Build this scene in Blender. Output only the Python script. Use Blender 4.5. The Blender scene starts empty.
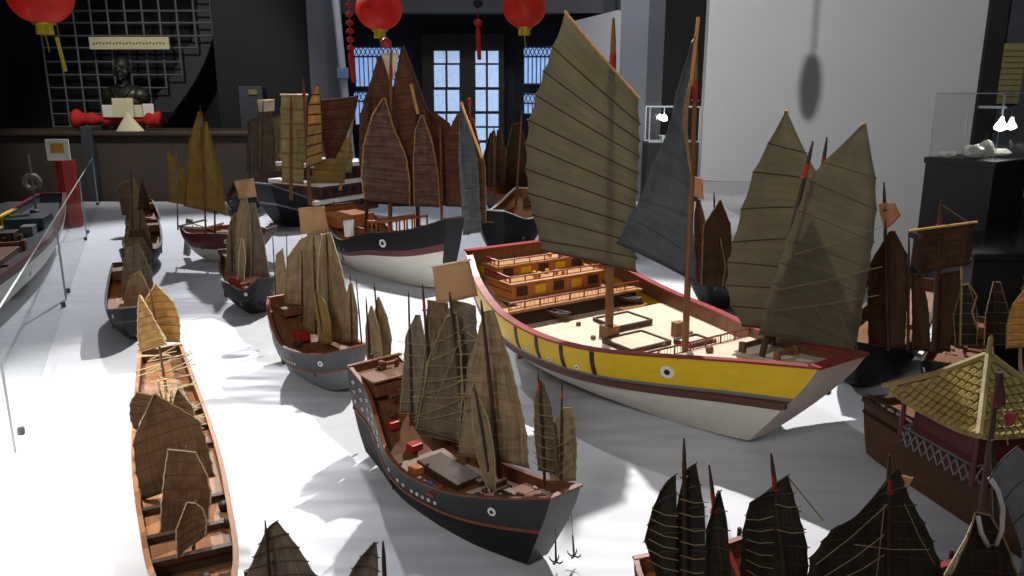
import bpy, bmesh, math, random
from mathutils import Vector, Matrix
random.seed(7)
PI = math.pi
C = bpy.context.scene.collection
TZ = .75                                   # top of the display platform
# ---------------------------------------------------------------- camera
TH = math.radians(14); F = 800; CZ = 1.75
cam = bpy.data.cameras.new('camera'); co = bpy.data.objects.new('camera', cam); C.objects.link(co)
cam.sensor_width = 36; cam.lens = F*36/1024; cam.clip_start = .02
co.location = (0, 0, CZ); co.rotation_euler = (PI/2-TH, 0, 0)
bpy.context.scene.camera = co

def ray(px, py):
    u = (px-512)/F; v = (288-py)/F
    return Vector((u, math.cos(TH)+v*math.sin(TH), -math.sin(TH)+v*math.cos(TH)))
def W(px, py, z=TZ):
    d = ray(px, py); k = (z-CZ)/d.z
    return Vector((d.x*k, d.y*k, z))
def D(px, py, y):
    d = ray(px, py); k = y/d.y
    return Vector((d.x*k, y, CZ+d.z*k))
def PL(px, py, p0, yaw):                   # point of a vertical plane through p0
    d = ray(px, py); n = Vector((-math.sin(yaw), math.cos(yaw), 0))
    k = n.dot(p0-Vector((0, 0, CZ)))/n.dot(d)
    return Vector((0, 0, CZ))+d*k

# ---------------------------------------------------------------- materials
def srgb(h):
    r = [int(h[i:i+2], 16)/255 for i in (0, 2, 4)]
    return tuple((c/12.92 if c <= .04045 else ((c+.055)/1.055)**2.4) for c in r)+(1,)
M = {}
def mat(name, col, rough=.6, metal=0, var=.25, scale=14, stretch=(1, 1, 1), bump=.0, uv=False, trans=0, emit=0, bscale=None, spec=.4, coat=0, ncoord='Object'):
    m = bpy.data.materials.new(name); m.use_nodes = True
    nt = m.node_tree; N = nt.nodes; L = nt.links
    b = N['Principled BSDF']; c = srgb(col)
    tc = N.new('ShaderNodeTexCoord'); mp = N.new('ShaderNodeMapping'); mp.inputs['Scale'].default_value = stretch
    L.new(tc.outputs['UV' if uv else ncoord], mp.inputs[0])
    no = N.new('ShaderNodeTexNoise'); no.inputs['Scale'].default_value = scale; no.inputs['Detail'].default_value = 6; no.inputs['Roughness'].default_value = .65
    L.new(mp.outputs[0], no.inputs[0])
    rp = N.new('ShaderNodeValToRGB'); rp.color_ramp.elements[0].position = .3; rp.color_ramp.elements[1].position = .7
    rp.color_ramp.elements[0].color = tuple(x*(1-var) for x in c[:3])+(1,)
    rp.color_ramp.elements[1].color = tuple(min(1, x*(1+var)) for x in c[:3])+(1,)
    L.new(no.outputs[0], rp.inputs[0]); L.new(rp.outputs[0], b.inputs['Base Color'])
    b.inputs['Roughness'].default_value = rough; b.inputs['Metallic'].default_value = metal
    b.inputs['Specular IOR Level'].default_value = spec
    if coat: b.inputs['Coat Weight'].default_value = coat
    if emit:
        L.new(rp.outputs[0], b.inputs['Emission Color']); b.inputs['Emission Strength'].default_value = emit
    if bump:
        bn = N.new('ShaderNodeBump'); bn.inputs['Strength'].default_value = bump; bn.inputs['Distance'].default_value = .01
        if bscale:
            n2 = N.new('ShaderNodeTexNoise'); n2.inputs['Scale'].default_value = bscale; n2.inputs['Detail'].default_value = 4
            L.new(mp.outputs[0], n2.inputs[0]); L.new(n2.outputs[0], bn.inputs['Height'])
        else: L.new(no.outputs[0], bn.inputs['Height'])
        L.new(bn.outputs[0], b.inputs['Normal'])
    if trans:
        t = N.new('ShaderNodeBsdfTranslucent'); L.new(rp.outputs[0], t.inputs[0])
        mx = N.new('ShaderNodeMixShader'); mx.inputs[0].default_value = trans
        L.new(b.outputs[0], mx.inputs[1]); L.new(t.outputs[0], mx.inputs[2]); L.new(mx.outputs[0], N['Material Output'].inputs[0])
    M[name] = m; return m
def sailmat(name, col, var=.22, horiz=False, trans=.35):
    # woven matting: long streaks along the cloth panels plus broad stains
    m = bpy.data.materials.new(name); m.use_nodes = True
    nt = m.node_tree; N = nt.nodes; L = nt.links; b = N['Principled BSDF']; c = srgb(col)
    tc = N.new('ShaderNodeTexCoord'); mp = N.new('ShaderNodeMapping')
    mp.inputs['Scale'].default_value = (1.2, 26, 1) if horiz else (26, 1.2, 1)
    L.new(tc.outputs['UV'], mp.inputs[0])
    n1 = N.new('ShaderNodeTexNoise'); n1.inputs['Scale'].default_value = 1.0; n1.inputs['Detail'].default_value = 5
    L.new(mp.outputs[0], n1.inputs[0])
    n2 = N.new('ShaderNodeTexNoise'); n2.inputs['Scale'].default_value = 4; n2.inputs['Detail'].default_value = 7
    L.new(tc.outputs['UV'], n2.inputs[0])
    ad = N.new('ShaderNodeMath'); ad.operation = 'ADD'; L.new(n1.outputs[0], ad.inputs[0]); L.new(n2.outputs[0], ad.inputs[1])
    hf = N.new('ShaderNodeMath'); hf.operation = 'MULTIPLY'; hf.inputs[1].default_value = .5; L.new(ad.outputs[0], hf.inputs[0])
    rp = N.new('ShaderNodeValToRGB'); rp.color_ramp.elements[0].position = .36; rp.color_ramp.elements[1].position = .64
    rp.color_ramp.elements[0].color = tuple(x*(1-var*1.3) for x in c[:3])+(1,)
    rp.color_ramp.elements[1].color = tuple(min(1, x*(1+var)) for x in c[:3])+(1,)
    L.new(hf.outputs[0], rp.inputs[0]); L.new(rp.outputs[0], b.inputs['Base Color'])
    b.inputs['Roughness'].default_value = .85; b.inputs['Specular IOR Level'].default_value = .15
    n3 = N.new('ShaderNodeTexNoise'); n3.inputs['Scale'].default_value = 60; L.new(tc.outputs['UV'], n3.inputs[0])
    bn = N.new('ShaderNodeBump'); bn.inputs['Strength'].default_value = .35; bn.inputs['Distance'].default_value = .004
    L.new(n1.outputs[0], bn.inputs['Height']); L.new(bn.outputs[0], b.inputs['Normal'])
    t = N.new('ShaderNodeBsdfTranslucent'); L.new(rp.outputs[0], t.inputs[0])
    mx = N.new('ShaderNodeMixShader'); mx.inputs[0].default_value = trans
    L.new(b.outputs[0], mx.inputs[1]); L.new(t.outputs[0], mx.inputs[2]); L.new(mx.outputs[0], N['Material Output'].inputs[0])
    M[name] = m; return m
WS = (1, 9, 9)
mat('hull_black', '15171a', .55, spec=.2, var=.3, scale=9, stretch=WS, bump=.15)
mat('hull_grey', '6a6d70', .45, var=.2, scale=9, stretch=WS, bump=.15)
mat('hull_grey_dark', '44484c', .4, var=.2, scale=9, stretch=WS, bump=.15)
mat('hull_charcoal', '27292c', .42, var=.25, scale=9, stretch=WS, bump=.15)
mat('hull_white', 'd6d2c6', .45, var=.06, scale=5, stretch=WS, bump=.08)
mat('hull_yellow', 'd9b310', .42, var=.08, scale=5, stretch=WS, bump=.08)
mat('hull_maroon', '5c2226', .45, var=.2, scale=9, stretch=WS, bump=.15)
mat('wale_brown', '57352a', .5, var=.2, scale=9, stretch=WS, bump=.15)
mat('hull_brown', '5a3a22', .5, var=.3, scale=8, stretch=WS, bump=.25)
mat('hull_orange', 'a2602e', .5, var=.25, scale=8, stretch=WS, bump=.2)
mat('rail_red', '842f2b', .42, var=.2, scale=12)
mat('rail_redwood', '73402c', .45, var=.25, scale=12)
mat('paint_red', '9a2a20', .4, var=.15)
mat('paint_black', '17181a', .4, var=.2)
mat('paint_white', 'e2e0d8', .5, var=.05)
mat('paint_pinkwhite', 'dcc8bc', .5, var=.18, scale=9, stretch=WS, bump=.1)
mat('deck_pale', 'c9b59e', .5, var=.12, scale=7, stretch=(1, 12, 1), bump=.1)
mat('deck_amber', '8f6240', .5, var=.22, scale=7, stretch=(1, 12, 1), bump=.2)
mat('deck_tan', 'a87b4c', .5, var=.25, scale=7, stretch=(1, 12, 1), bump=.15)
mat('deck_orange', 'b8733a', .5, var=.22, scale=7, stretch=(1, 12, 1), bump=.15)
mat('deck_brown', '6a4226', .55, var=.3, scale=7, stretch=(1, 12, 1), bump=.2)
mat('wood_mast', '7b5230', .5, var=.25, scale=10, stretch=(6, 6, 1))
mat('wood_dark', '3d2a1c', .55, var=.3, scale=10, stretch=(6, 6, 1))
mat('wood_light', 'b98a52', .5, var=.2, scale=10, stretch=(6, 6, 1))
mat('wood_gold', 'c8922c', .45, var=.2, scale=10)
mat('wood_grey', '80807c', .6, var=.2, scale=10)
mat('rope_tan', '968259', .8, var=.2, scale=30)
mat('rope_pale', 'c9bb94', .8, var=.15, scale=30)
mat('rope_white', 'cfcdc6', .8, var=.1, scale=30)
mat('iron', '1b1c1f', .4, metal=.7, var=.2)
mat('barrel_blue', '4a76b8', .4, var=.1)
mat('flag_tan', 'b48f68', .85, var=.12, scale=8, trans=.3)
mat('flag_flesh', 'c99a78', .85, var=.1, scale=8, trans=.3)
mat('flag_cream', 'dccfb0', .85, var=.1, scale=8, trans=.3)
sailmat('sail_olive', '87806d', .12, True, .6)
sailmat('sail_slate', '64676a', .15, True, .4)
sailmat('sail_mat', 'a08a6c', .3)
sailmat('sail_mat_dark', '7a6852', .32)
sailmat('sail_brown', '80634a', .3)
sailmat('sail_mat_grey', '86796a', .3)
sailmat('sail_ochre', 'a5884a', .2)
sailmat('sail_rust', '7a543f', .28, True, .4)
sailmat('sail_rust_grey', '7d6458', .42, True, .4)
sailmat('sail_cream', 'b3a578', .2, True, .4)
sailmat('sail_straw', 'cda66a', .25, True, .4)
sailmat('sail_umber', '5a4232', .25)
sailmat('sail_black', '423c33', .3)
sailmat('sail_cloth', '85868a', .12)

# ---------------------------------------------------------------- mesh helpers
class MB:
    def __init__(s): s.v = []; s.f = []; s.m = []; s.uv = {}
    def add(s, vs, fs, mi=0):
        o = len(s.v); s.v += [tuple(v) for v in vs]
        for f in fs: s.f.append(tuple(i+o for i in f)); s.m.append(mi)
        return o
    def box(s, c, d, mi=0, rot=0, tilt=None):
        x, y, z = (d[0]/2, d[1]/2, d[2]/2); R = Matrix.Rotation(rot, 3, 'Z')
        if tilt: R = R @ Matrix.Rotation(tilt, 3, 'Y')
        vs = [Vector(c)+R @ Vector((a*x, b*y, e*z)) for a in (-1, 1) for b in (-1, 1) for e in (-1, 1)]
        s.add(vs, [(0, 1, 3, 2), (4, 6, 7, 5), (0, 4, 5, 1), (2, 3, 7, 6), (0, 2, 6, 4), (1, 5, 7, 3)], mi); return s
    def tube(s, pts, r, seg=6, mi=0, cap=True, flat=1):
        pts = [Vector(p) for p in pts]; n = len(pts)
        rs = r if isinstance(r, (list, tuple)) else [r]*n
        ref = None; o = len(s.v); vs = []
        for i, p in enumerate(pts):
            t = (pts[min(i+1, n-1)]-pts[max(i-1, 0)])
            if t.length < 1e-9: t = Vector((0, 0, 1))
            t.normalize()
            if ref is None: ref = Vector((0, 0, 1)) if abs(t.z) < .9 else Vector((1, 0, 0))
            a = (ref-t*ref.dot(t)); a.normalize(); b = t.cross(a); ref = a
            for k in range(seg):
                q = 2*PI*k/seg; vs.append(p+a*math.cos(q)*rs[i]+b*math.sin(q)*rs[i]*flat)
        fs = [(i*seg+k, i*seg+(k+1) % seg, (i+1)*seg+(k+1) % seg, (i+1)*seg+k) for i in range(n-1) for k in range(seg)]
        if cap: fs += [tuple(range(seg))[::-1], tuple((n-1)*seg+k for k in range(seg))]
        s.add(vs, fs, mi); return s
    def lathe(s, c, prof, seg=20, mi=0, sx=1, sy=1):
        c = Vector(c); vs = []; n = len(prof)
        for r, z in prof:
            for k in range(seg): q = 2*PI*k/seg; vs.append(c+Vector((r*sx*math.cos(q), r*sy*math.sin(q), z)))
        fs = [(i*seg+k, i*seg+(k+1) % seg, (i+1)*seg+(k+1) % seg, (i+1)*seg+k) for i in range(n-1) for k in range(seg)]
        fs += [tuple(range(seg))[::-1], tuple((n-1)*seg+k for k in range(seg))]
        s.add(vs, fs, mi); return s
    def build(s, name, mats, parent=None, smooth=False, loc=None):
        me = bpy.data.meshes.new(name); me.from_pydata(s.v, [], s.f); me.update()
        for m in (mats if isinstance(mats, (list, tuple)) else [mats]): me.materials.append(M[m] if isinstance(m, str) else m)
        for i, p in enumerate(me.polygons): p.material_index = s.m[i]; p.use_smooth = smooth
        bm = bmesh.new(); bm.from_mesh(me); bmesh.ops.recalc_face_normals(bm, faces=bm.faces); bm.to_mesh(me); bm.free()
        o = bpy.data.objects.new(name, me); C.objects.link(o)
        if parent: o.parent = parent
        if loc: o.location = loc
        return o
def tag(o, label=None, cat=None, group=None, kind=None):
    if label: o['label'] = label
    if cat: o['category'] = cat
    if group: o['group'] = group
    if kind: o['kind'] = kind
    return o
def empty(name, loc, rz, label, cat, group=None):
    o = bpy.data.objects.new(name, None); C.objects.link(o); o.location = loc; o.rotation_euler = (0, 0, rz)
    o.empty_display_size = .05
    return tag(o, label, cat, group)
def bevel(o, w=.004, n=2):
    b = o.modifiers.new('bevel', 'BEVEL'); b.width = w; b.segments = n; b.limit_method = 'ANGLE'; return o
def catm(pts, x):
    if x <= pts[0][0]: return pts[0][1]
    for i in range(len(pts)-1):
        if x <= pts[i+1][0]:
            x0, y0 = pts[i]; x1, y1 = pts[i+1]
            def sl(j):
                if j <= 0: return (pts[1][1]-pts[0][1])/(pts[1][0]-pts[0][0])
                if j >= len(pts)-1: return (pts[-1][1]-pts[-2][1])/(pts[-1][0]-pts[-2][0])
                return (pts[j+1][1]-pts[j-1][1])/(pts[j+1][0]-pts[j-1][0])
            h = x1-x0; t = (x-x0)/h; m0 = sl(i)*h; m1 = sl(i+1)*h
            return (2*t**3-3*t**2+1)*y0+(t**3-2*t**2+t)*m0+(-2*t**3+3*t**2)*y1+(t**3-t**2)*m1
    return pts[-1][1]
def resample(p, n):
    d = [0]
    for a, b in zip(p, p[1:]): d.append(d[-1]+math.hypot(b[0]-a[0], b[1]-a[1]))
    out = []
    for i in range(n):
        t = d[-1]*i/(n-1); k = 0
        while k < len(p)-2 and d[k+1] < t: k += 1
        u = (t-d[k])/max(1e-9, d[k+1]-d[k])
        out.append((p[k][0]+(p[k+1][0]-p[k][0])*u, p[k][1]+(p[k+1][1]-p[k][1])*u))
    return out

# ---------------------------------------------------------------- ships
SQ = [0, .12, .3, .55, .8, 1]; PQ = [0, .12, .3, .5, .7, .85, 1]
SH = lambda *a: list(zip(SQ, a))
class Ship:
    NS = 30
    def __init__(s, name, label, cat, stern, bow, B, sheer, keel=(.06, .05), sw=.55, bw=.35, rs=.06, rb=.12,
                 bands=((1, 'hull_black'),), th=None, m=.45, fb=.35, ex=2.2, group=None, transom=None, plan=None):
        s.plan = plan
        s.st = Vector(stern[:2]+(0,)); s.bo = Vector(bow[:2]+(0,))
        dv = s.bo-s.st; s.L = dv.length; s.yaw = math.atan2(dv.y, dv.x); mid = (s.st+s.bo)/2
        s.org = Vector((mid.x, mid.y, TZ)); s.R = Matrix.Rotation(s.yaw, 3, 'Z'); s.Ri = s.R.inverted()
        s.root = empty(name, s.org, s.yaw, label, cat, group)
        s.B = B; s.sh = sheer; s.kk = keel; s.sw = sw; s.bw = bw; s.rs = rs; s.rb = rb; s.m = m; s.fb = fb; s.ex = ex
        s.th = th or B*.03; s.bands = bands; s.rig = MB(); s.ropemat = 'rope_tan'; s.transom = transom
    def loc(s, w): return s.Ri @ (Vector(w)-s.org)
    def wor(s, l): return s.org+s.R @ Vector(l)
    def h(s, q): return catm(s.sh, q)
    def k(s, q): return s.kk[0]*max(0, (.4-q)/.4)**2.2+s.kk[1]*max(0, (q-.5)/.5)**2.2
    def f(s, q):
        if s.plan: return catm(list(zip(PQ, s.plan)), q)
        if q < s.m: return s.sw+(1-s.sw)*math.sin(PI/2*q/s.m)**.9
        return s.bw+(1-s.bw)*math.cos(PI/2*((q-s.m)/(1-s.m))**1.3)
    def P(s, q, t, side, inset=0):
        h = s.h(q); k = s.k(q); g = s.fb+(1-s.fb)*(1-(1-t)**s.ex)
        y = s.B/2*s.f(q)*g-inset
        x = -s.L/2+s.L*q-s.rb*max(0, (q-.6)/.4)**1.6*(1-t)**1.2+s.rs*max(0, (.35-q)/.35)**1.6*(1-t)**1.2
        return Vector((x, side*y, k+(h-k)*t))
    def tz(s, q, z): return max(0, min(1, (z-s.k(q))/(s.h(q)-s.k(q))))
    def hull(s, drop=.06, inner='deck_brown'):
        mb = MB(); NS = s.NS; ts = [0]
        names = []
        for tb, mn in s.bands:
            a = ts[-1]; n = max(1, int(round((tb-a)/.14)))
            for i in range(n): ts.append(a+(tb-a)*(i+1)/n); names.append(mn)
        mats = list(dict.fromkeys(names+[inner]+([s.transom] if s.transom else [])))
        for side in (-1, 1):
            vs = [s.P(i/NS, t, side) for i in range(NS+1) for t in ts]; n = len(ts); o = mb.add(vs, [])
            for i in range(NS):
                for j in range(n-1):
                    mb.f.append((o+i*n+j, o+(i+1)*n+j, o+(i+1)*n+j+1, o+i*n+j+1)); mb.m.append(mats.index(names[j]))
            vi = []
            for i in range(NS+1):
                q = i/NS; z = s.h(q)-drop-.004
                a = s.P(q, 1, side, s.th); b = s.P(q, s.tz(q, z), side, s.th)
                if i == 0: a.x += s.th; b.x += s.th
                if i == NS: a.x -= s.th; b.x -= s.th
                vi += [s.P(q, 1, side), a, b]
            o = mb.add(vi, [])
            for i in range(NS):
                for j in (0, 1): mb.f.append((o+i*3+j, o+(i+1)*3+j, o+(i+1)*3+j+1, o+i*3+j+1)); mb.m.append(mats.index(inner))
        vs = [s.P(i/NS, 0, sd) for i in range(NS+1) for sd in (-1, 1)]
        mb.add(vs, [(2*i, 2*i+1, 2*i+3, 2*i+2) for i in range(NS)], mats.index(names[0]))
        for q in (0, 1):
            vs = [s.P(q, t, sd) for t in ts for sd in (-1, 1)]; o = mb.add(vs, [])
            for j in range(len(ts)-1):
                mb.f.append((o+2*j, o+2*j+1, o+2*j+3, o+2*j+2)); mb.m.append(mats.index(s.transom if (s.transom and q == 1) else names[j]))
            d = s.th if q == 0 else -s.th
            z = s.h(q)-drop-.004; vv = [s.P(q, 1, -1), s.P(q, 1, 1)]
            vv += [s.P(q, 1, -1, s.th)+Vector((d, 0, 0)), s.P(q, 1, 1, s.th)+Vector((d, 0, 0)), s.P(q, s.tz(q, z), -1, s.th)+Vector((d, 0, 0)), s.P(q, s.tz(q, z), 1, s.th)+Vector((d, 0, 0))]
            mb.add(vv, [(0, 1, 3, 2), (2, 3, 5, 4)], mats.index(inner))
        s.drop = drop
        o = mb.build('hull', mats, s.root, True)
        for e in (0,): pass
        o.data.polygons.foreach_set('use_smooth', [True]*len(o.data.polygons))
        es = o.modifiers.new('edge', 'EDGE_SPLIT'); es.split_angle = math.radians(40)
        return o
    def rail(s, m='rail_red', w=.006, hh=.005, name='cap_rail', t=1, ends=True, out=.5):
        mb = MB()
        for side in (-1, 1):
            vs = []
            for i in range(s.NS+1):
                q = i/s.NS; p = s.P(q, t, side)
                for dy, dz in ((w*out, -hh*.5), (w*out, hh), (-w-s.th, hh), (-w-s.th, -hh*.5)) if t == 1 else ((w, -hh), (w, hh), (-w, hh), (-w, -hh)):
                    vs.append(p+Vector((0, side*dy, dz)))
            mb.add(vs, [(i*4+j, i*4+(j+1) % 4, (i+1)*4+(j+1) % 4, (i+1)*4+j) for i in range(s.NS) for j in range(4)]+[(0, 1, 2, 3), tuple(s.NS*4+j for j in range(4))])
        if ends:
            for q, d in ((0, 1), (1, -1)):
                a = s.P(q, t, -1); b = s.P(q, t, 1)
                mb.box((a+b)/2+Vector((d*s.th/2, 0, hh/4)), (s.th+2*w, (b-a).length+w, hh*1.6))
        return mb.build(name, m, s.root)
    def deck(s, segs, m='deck_tan', bh='deck_brown'):
        for a, b, dr in segs:
            mb = MB(); n = 14; vs = []; top = []
            for i in range(n+1):
                q = a+(b-a)*i/n; q = max(.004, min(.996, q))
                z = (s.h(q)-dr)
                for sd in (-1, 1):
                    p = s.P(q, s.tz(q, min(z, s.h(q)-.002)), sd, s.th*.9); p.z = z; vs.append(p)
            mb.add(vs, [(2*i, 2*i+1, 2*i+3, 2*i+2) for i in range(n)], 0)
            for i in ([0] if a > 0 else [])+([n] if b < 1 else []):   # bulkheads under the inner ends
                p, r = vs[2*i], vs[2*i+1]
                mb.add([p, r, r-Vector((0, 0, .05)), p-Vector((0, 0, .05))], [(0, 1, 2, 3)], 1)
            mb.build('deck', [m, bh], s.root)
    def zdeck(s, q, dr): return s.h(q)-dr
    def block(s, q, y, L_, w, hh, m, name='cabin', z=None, bv=.003, dr=None):
        z0 = (s.h(q)-(s.drop if dr is None else dr)) if z is None else z
        x = -s.L/2+s.L*q
        return bevel(MB().box((x, y, z0+hh/2), (L_, w, hh)).build(name, m, s.root), bv)
    def railing(s, p0, p1, hh, n, m='rail_red', r=.0025, mid=True, name='railing', bal=0, mb_=None):
        p0 = Vector(p0); p1 = Vector(p1); mb = MB(); up = Vector((0, 0, hh))
        mb.tube([p0+up, p1+up], r*1.3, 6)
        if mid: mb.tube([p0+up*.15, p1+up*.15], r*.8, 4)
        for i in range(n+1):
            p = p0.lerp(p1, i/n); mb.tube([p, p+up*1.08], r, 5)
        for i in range(bal):
            p = p0.lerp(p1, (i+.5)/bal); mb.tube([p+up*.15, p+up], r*.4, 4)
        return mb.build(name, m, s.root)
    def mast(s, base, top, r=.006, m='wood_mast', tip=None, bands=True, name='mast', rtop=None):
        b = s.loc(base); t = s.loc(top); mb = MB(); d = t-b
        mb.tube([b, b+d*.5, b+d*.93, t], [r, r*.85, r*.6, (rtop or r*.25)], 8)
        if tip:
            q = b+d*.84
            mb.lathe(q, [(.1*r, -.003), (r*1.25, -.0015), (r*1.25, .0015), (.1*r, .003)], 8, 1)
            mb.tube([q+d.normalized()*.003, b+d*.9], [r*.75, r*.7], 8, 1)
        return mb.build(name, [m, tip or m], s.root)
    def MP(s, px, py, z, tx, ty, r=.006, m='wood_mast', tip=None, **k):
        b = W(px, py, z); t = D(tx, ty, b.y); s.mast(b, t, r, m, tip, **k); return b
    def sail(s, p0, yaw, Lp, Rp, m, nb=7, cam_=.012, bm='wood_dark', br=.0018, edge=None, single=False, ropes=None, off=0, er=.0016, back=False):
        yaw = math.radians(yaw)
        nrm = Vector((-math.sin(yaw), math.cos(yaw), 0))
        if nrm.y > 0: nrm = -nrm                              # towards the room's front
        p0 = Vector(p0)+nrm*off
        n = nb*3+1; cols = 8
        if len(Lp) == len(Rp) and len(Lp) > 8:
            def idx(p):
                out = []
                for i in range(n):
                    t = (len(p)-1)*i/(n-1); k = min(int(t), len(p)-2); u = t-k
                    out.append((p[k][0]*(1-u)+p[k+1][0]*u, p[k][1]*(1-u)+p[k+1][1]*u))
                return out
            A = idx(Lp); Bp = idx(Rp)
        else: A = resample(Lp, n); Bp = resample(Rp, n)
        grid = []
        rnd = random.Random(int(Lp[0][0]*13+Lp[0][1]))
        for i in range(n):
            a = PL(*A[i], p0, yaw); b = PL(*Bp[i], p0, yaw); row = []
            ph = (i % 3)/3; sc = math.sin(PI*ph)*.0022
            sg = math.sin(PI*i/(n-1))*.6+.4
            inn = math.sin(PI*ph)*.018
            for j in range(cols+1):
                u = j/cols; u2 = inn+(1-2*inn)*u
                p = a.lerp(b, u2)+nrm*(-cam_*math.sin(PI*u)*sg-sc*(1 if 0 < j < cols else 0)+rnd.uniform(-.0004, .0004))
                row.append(s.loc(p))
            grid.append(row)
        mb = MB(); nl = s.R.inverted() @ nrm
        vs = [p for r_ in grid for p in r_]; c1 = cols+1
        fs = [(i*c1+j, i*c1+j+1, (i+1)*c1+j+1, (i+1)*c1+j) for i in range(n-1) for j in range(cols)]
        mb.add(vs, fs)
        o = mb.build('sail', m, s.root, True)
        uvl = o.data.uv_layers.new(name='UVMap')
        for lp in o.data.loops:
            i, j = divmod(lp.vertex_index, c1)
            uvl.data[lp.index].uv = (j/cols+Lp[0][0]*.01, i/(n-1)*1.7+Lp[0][1]*.01)
        so = o.modifiers.new('thick', 'SOLIDIFY'); so.thickness = .0012; so.offset = 0
        # battens on the sail's front and its rope edge
        for i in range(0, n, 3):
            pts = [grid[i][j]+nl*(br*.9+.0006) for j in range(cols+1)]
            d = (pts[-1]-pts[0]).normalized()*.003
            pts = [pts[0]-d]+pts+[pts[-1]+d]
            if single:
                b_ = MB().tube(pts, br*(1.9 if i == n-1 else 1), 5).build('yard' if i == n-1 else 'batten', 'wood_light' if i == n-1 else bm, o)
            else: MB().tube(pts, br, 4).build('yard' if i == n-1 else 'batten', bm, o)
        if edge:
            e = MB(); lf = [g[0]+nl*.001 for g in grid]; rt = [g[-1]+nl*.001 for g in grid]
            e.tube(lf+[lf[-1].lerp(rt[-1], .5)]+rt[::-1], er, 4); e.build('bolt_rope', edge, o)
        if ropes:                                             # sheets running from the batten ends
            side, (tx, ty) = ropes
            tgt = s.loc(PL(tx, ty, p0, yaw))+nl*.01
            for i in range(0, n-1, 3):
                g = grid[i][0 if side == 'L' else -1]; q = g.lerp(tgt, .5)+Vector((0, 0, -.006))
                s.rig.tube([g, q, tgt], .0007, 3, cap=False)
        return o
    def rope(s, pts, r=.0008):
        MB().tube([s.loc(p) for p in pts], r, 4).build('rope', s.ropemat, s.root)
    def lines(s, p0, yaw, segs, off=.012, r=.0008):             # ropes lying across the front of a sail
        yaw = math.radians(yaw); nrm = Vector((-math.sin(yaw), math.cos(yaw), 0))
        if nrm.y > 0: nrm = -nrm
        for x0, y0, x1, y1 in segs:
            a = PL(x0, y0, p0, yaw)+nrm*off; b = PL(x1, y1, p0, yaw)+nrm*off
            s.rope([a, a.lerp(b, .5)+Vector((0, 0, -.004)), b], r)
    def flag(s, p0, yaw, quad, m, edge=None, name='flag'):
        yaw = math.radians(yaw); nrm = Vector((-math.sin(yaw), math.cos(yaw), 0)); n = 8
        c = [PL(x, y, Vector(p0), yaw) for x, y in quad]      # tl tr br bl
        vs = []
        for i in range(n+1):
            for j in range(n+1):
                u = j/n; v = i/n
                p = c[0].lerp(c[1], u).lerp(c[3].lerp(c[2], u), v)+nrm*(.006*math.sin(u*5+v*3)+.004*v*v)
                vs.append(s.loc(p))
        mb = MB(); mb.add(vs, [(i*(n+1)+j, i*(n+1)+j+1, (i+1)*(n+1)+j+1, (i+1)*(n+1)+j) for i in range(n) for j in range(n)])
        o = mb.build(name, m, s.root, True); so = o.modifiers.new('thick', 'SOLIDIFY'); so.thickness = .0015
        if edge:
            MB().tube([vs[i] for i in range(n+1)], .0022, 5).build('flag_pole', edge, o)
        return o
    def disc(s, q, t, side, r, name='eye', cols=('paint_white', 'paint_black'), inner=.45, ring=False):
        p = s.P(q, t, side); a = s.P(q+.01, t, side)-s.P(q-.01, t, side); b = s.P(q, min(1, t+.03), side)-s.P(q, t-.03, side)
        a.normalize(); nn = a.cross(b).normalized()
        if nn.y*side < 0: nn = -nn
        b = nn.cross(a)
        def dk(r_, hh, off, mi, mb):
            sg = 18; vs = []
            for zz in (off-.002, off+hh):
                for k in range(sg): w = 2*PI*k/sg; vs.append(p+nn*zz+a*math.cos(w)*r_+b*math.sin(w)*r_*.92)
            mb.add(vs, [tuple(range(sg))[::-1], tuple(range(sg, 2*sg))]+[(k, (k+1) % sg, sg+(k+1) % sg, sg+k) for k in range(sg)], mi)
        mb = MB(); dk(r, .0022, 0, 0, mb); dk(r*inner, .0008, .0022, 1, mb)
        if ring: dk(r*inner*.35, .0006, .003, 0, mb)
        return mb.build(name, list(cols), s.root)
    def stripe(s, q, t0, t1, side, w, m='paint_black', name='divider'):
        mb = MB(); n = 5; vs = []
        for i in range(n+1):
            t = t0+(t1-t0)*i/n
            for dq, o in ((-w, -.001), (-w, .0025), (w, .0025), (w, -.001)):
                p = s.P(q+dq/s.L, t, side); vs.append(p+Vector((0, side*o, 0)))
        mb.add(vs, [(i*4+j, i*4+(j+1) % 4, (i+1)*4+(j+1) % 4, (i+1)*4+j) for i in range(n) for j in range(4)]+[(0, 1, 2, 3), (n*4, n*4+1, n*4+2, n*4+3)])
        return mb.build(name, m, s.root)
    def rudder(s, m='wood_dark', w=.05, d=None):
        p = s.P(0, .6, 1); k = s.kk[0]
        mb = MB().box((-s.L/2-w*.35+s.rs*.35, 0, max(.012, k*.3)+s.h(0)*.3), (w, .007, s.h(0)*.6-.01))
        mb.tube([(-s.L/2-.006, 0, .03), (-s.L/2-.012, 0, s.h(0)*1.05)], .004, 6)
        return mb.build('rudder', m, s.root)
    def barrel(s, q, y, r, hh, m, name='barrel', dr=None):
        z = s.h(q)-(s.drop if dr is None else dr)
        return MB().lathe((-s.L/2+s.L*q, y, z), [(r*.8, 0), (r, hh*.3), (r*1.02, hh*.5), (r, hh*.7), (r*.8, hh)], 12).build(name, m, s.root, True)
    def windlass(s, p, w, r, name='windlass', m='deck_brown', yaw=0):
        p = Vector(p); mb = MB(); R = Matrix.Rotation(yaw, 3, 'Z')
        mb.tube([p+R @ Vector((0, -w/2, r*2)), p+R @ Vector((0, w/2, r*2))], r, 10)
        for sd in (-1, 1):
            c = p+R @ Vector((0, sd*w/2, r*1.6)); mb.box(c, (r*2.2, r*1.3, r*3.4), 0, yaw)
        return mb.build(name, m, s.root)
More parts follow.
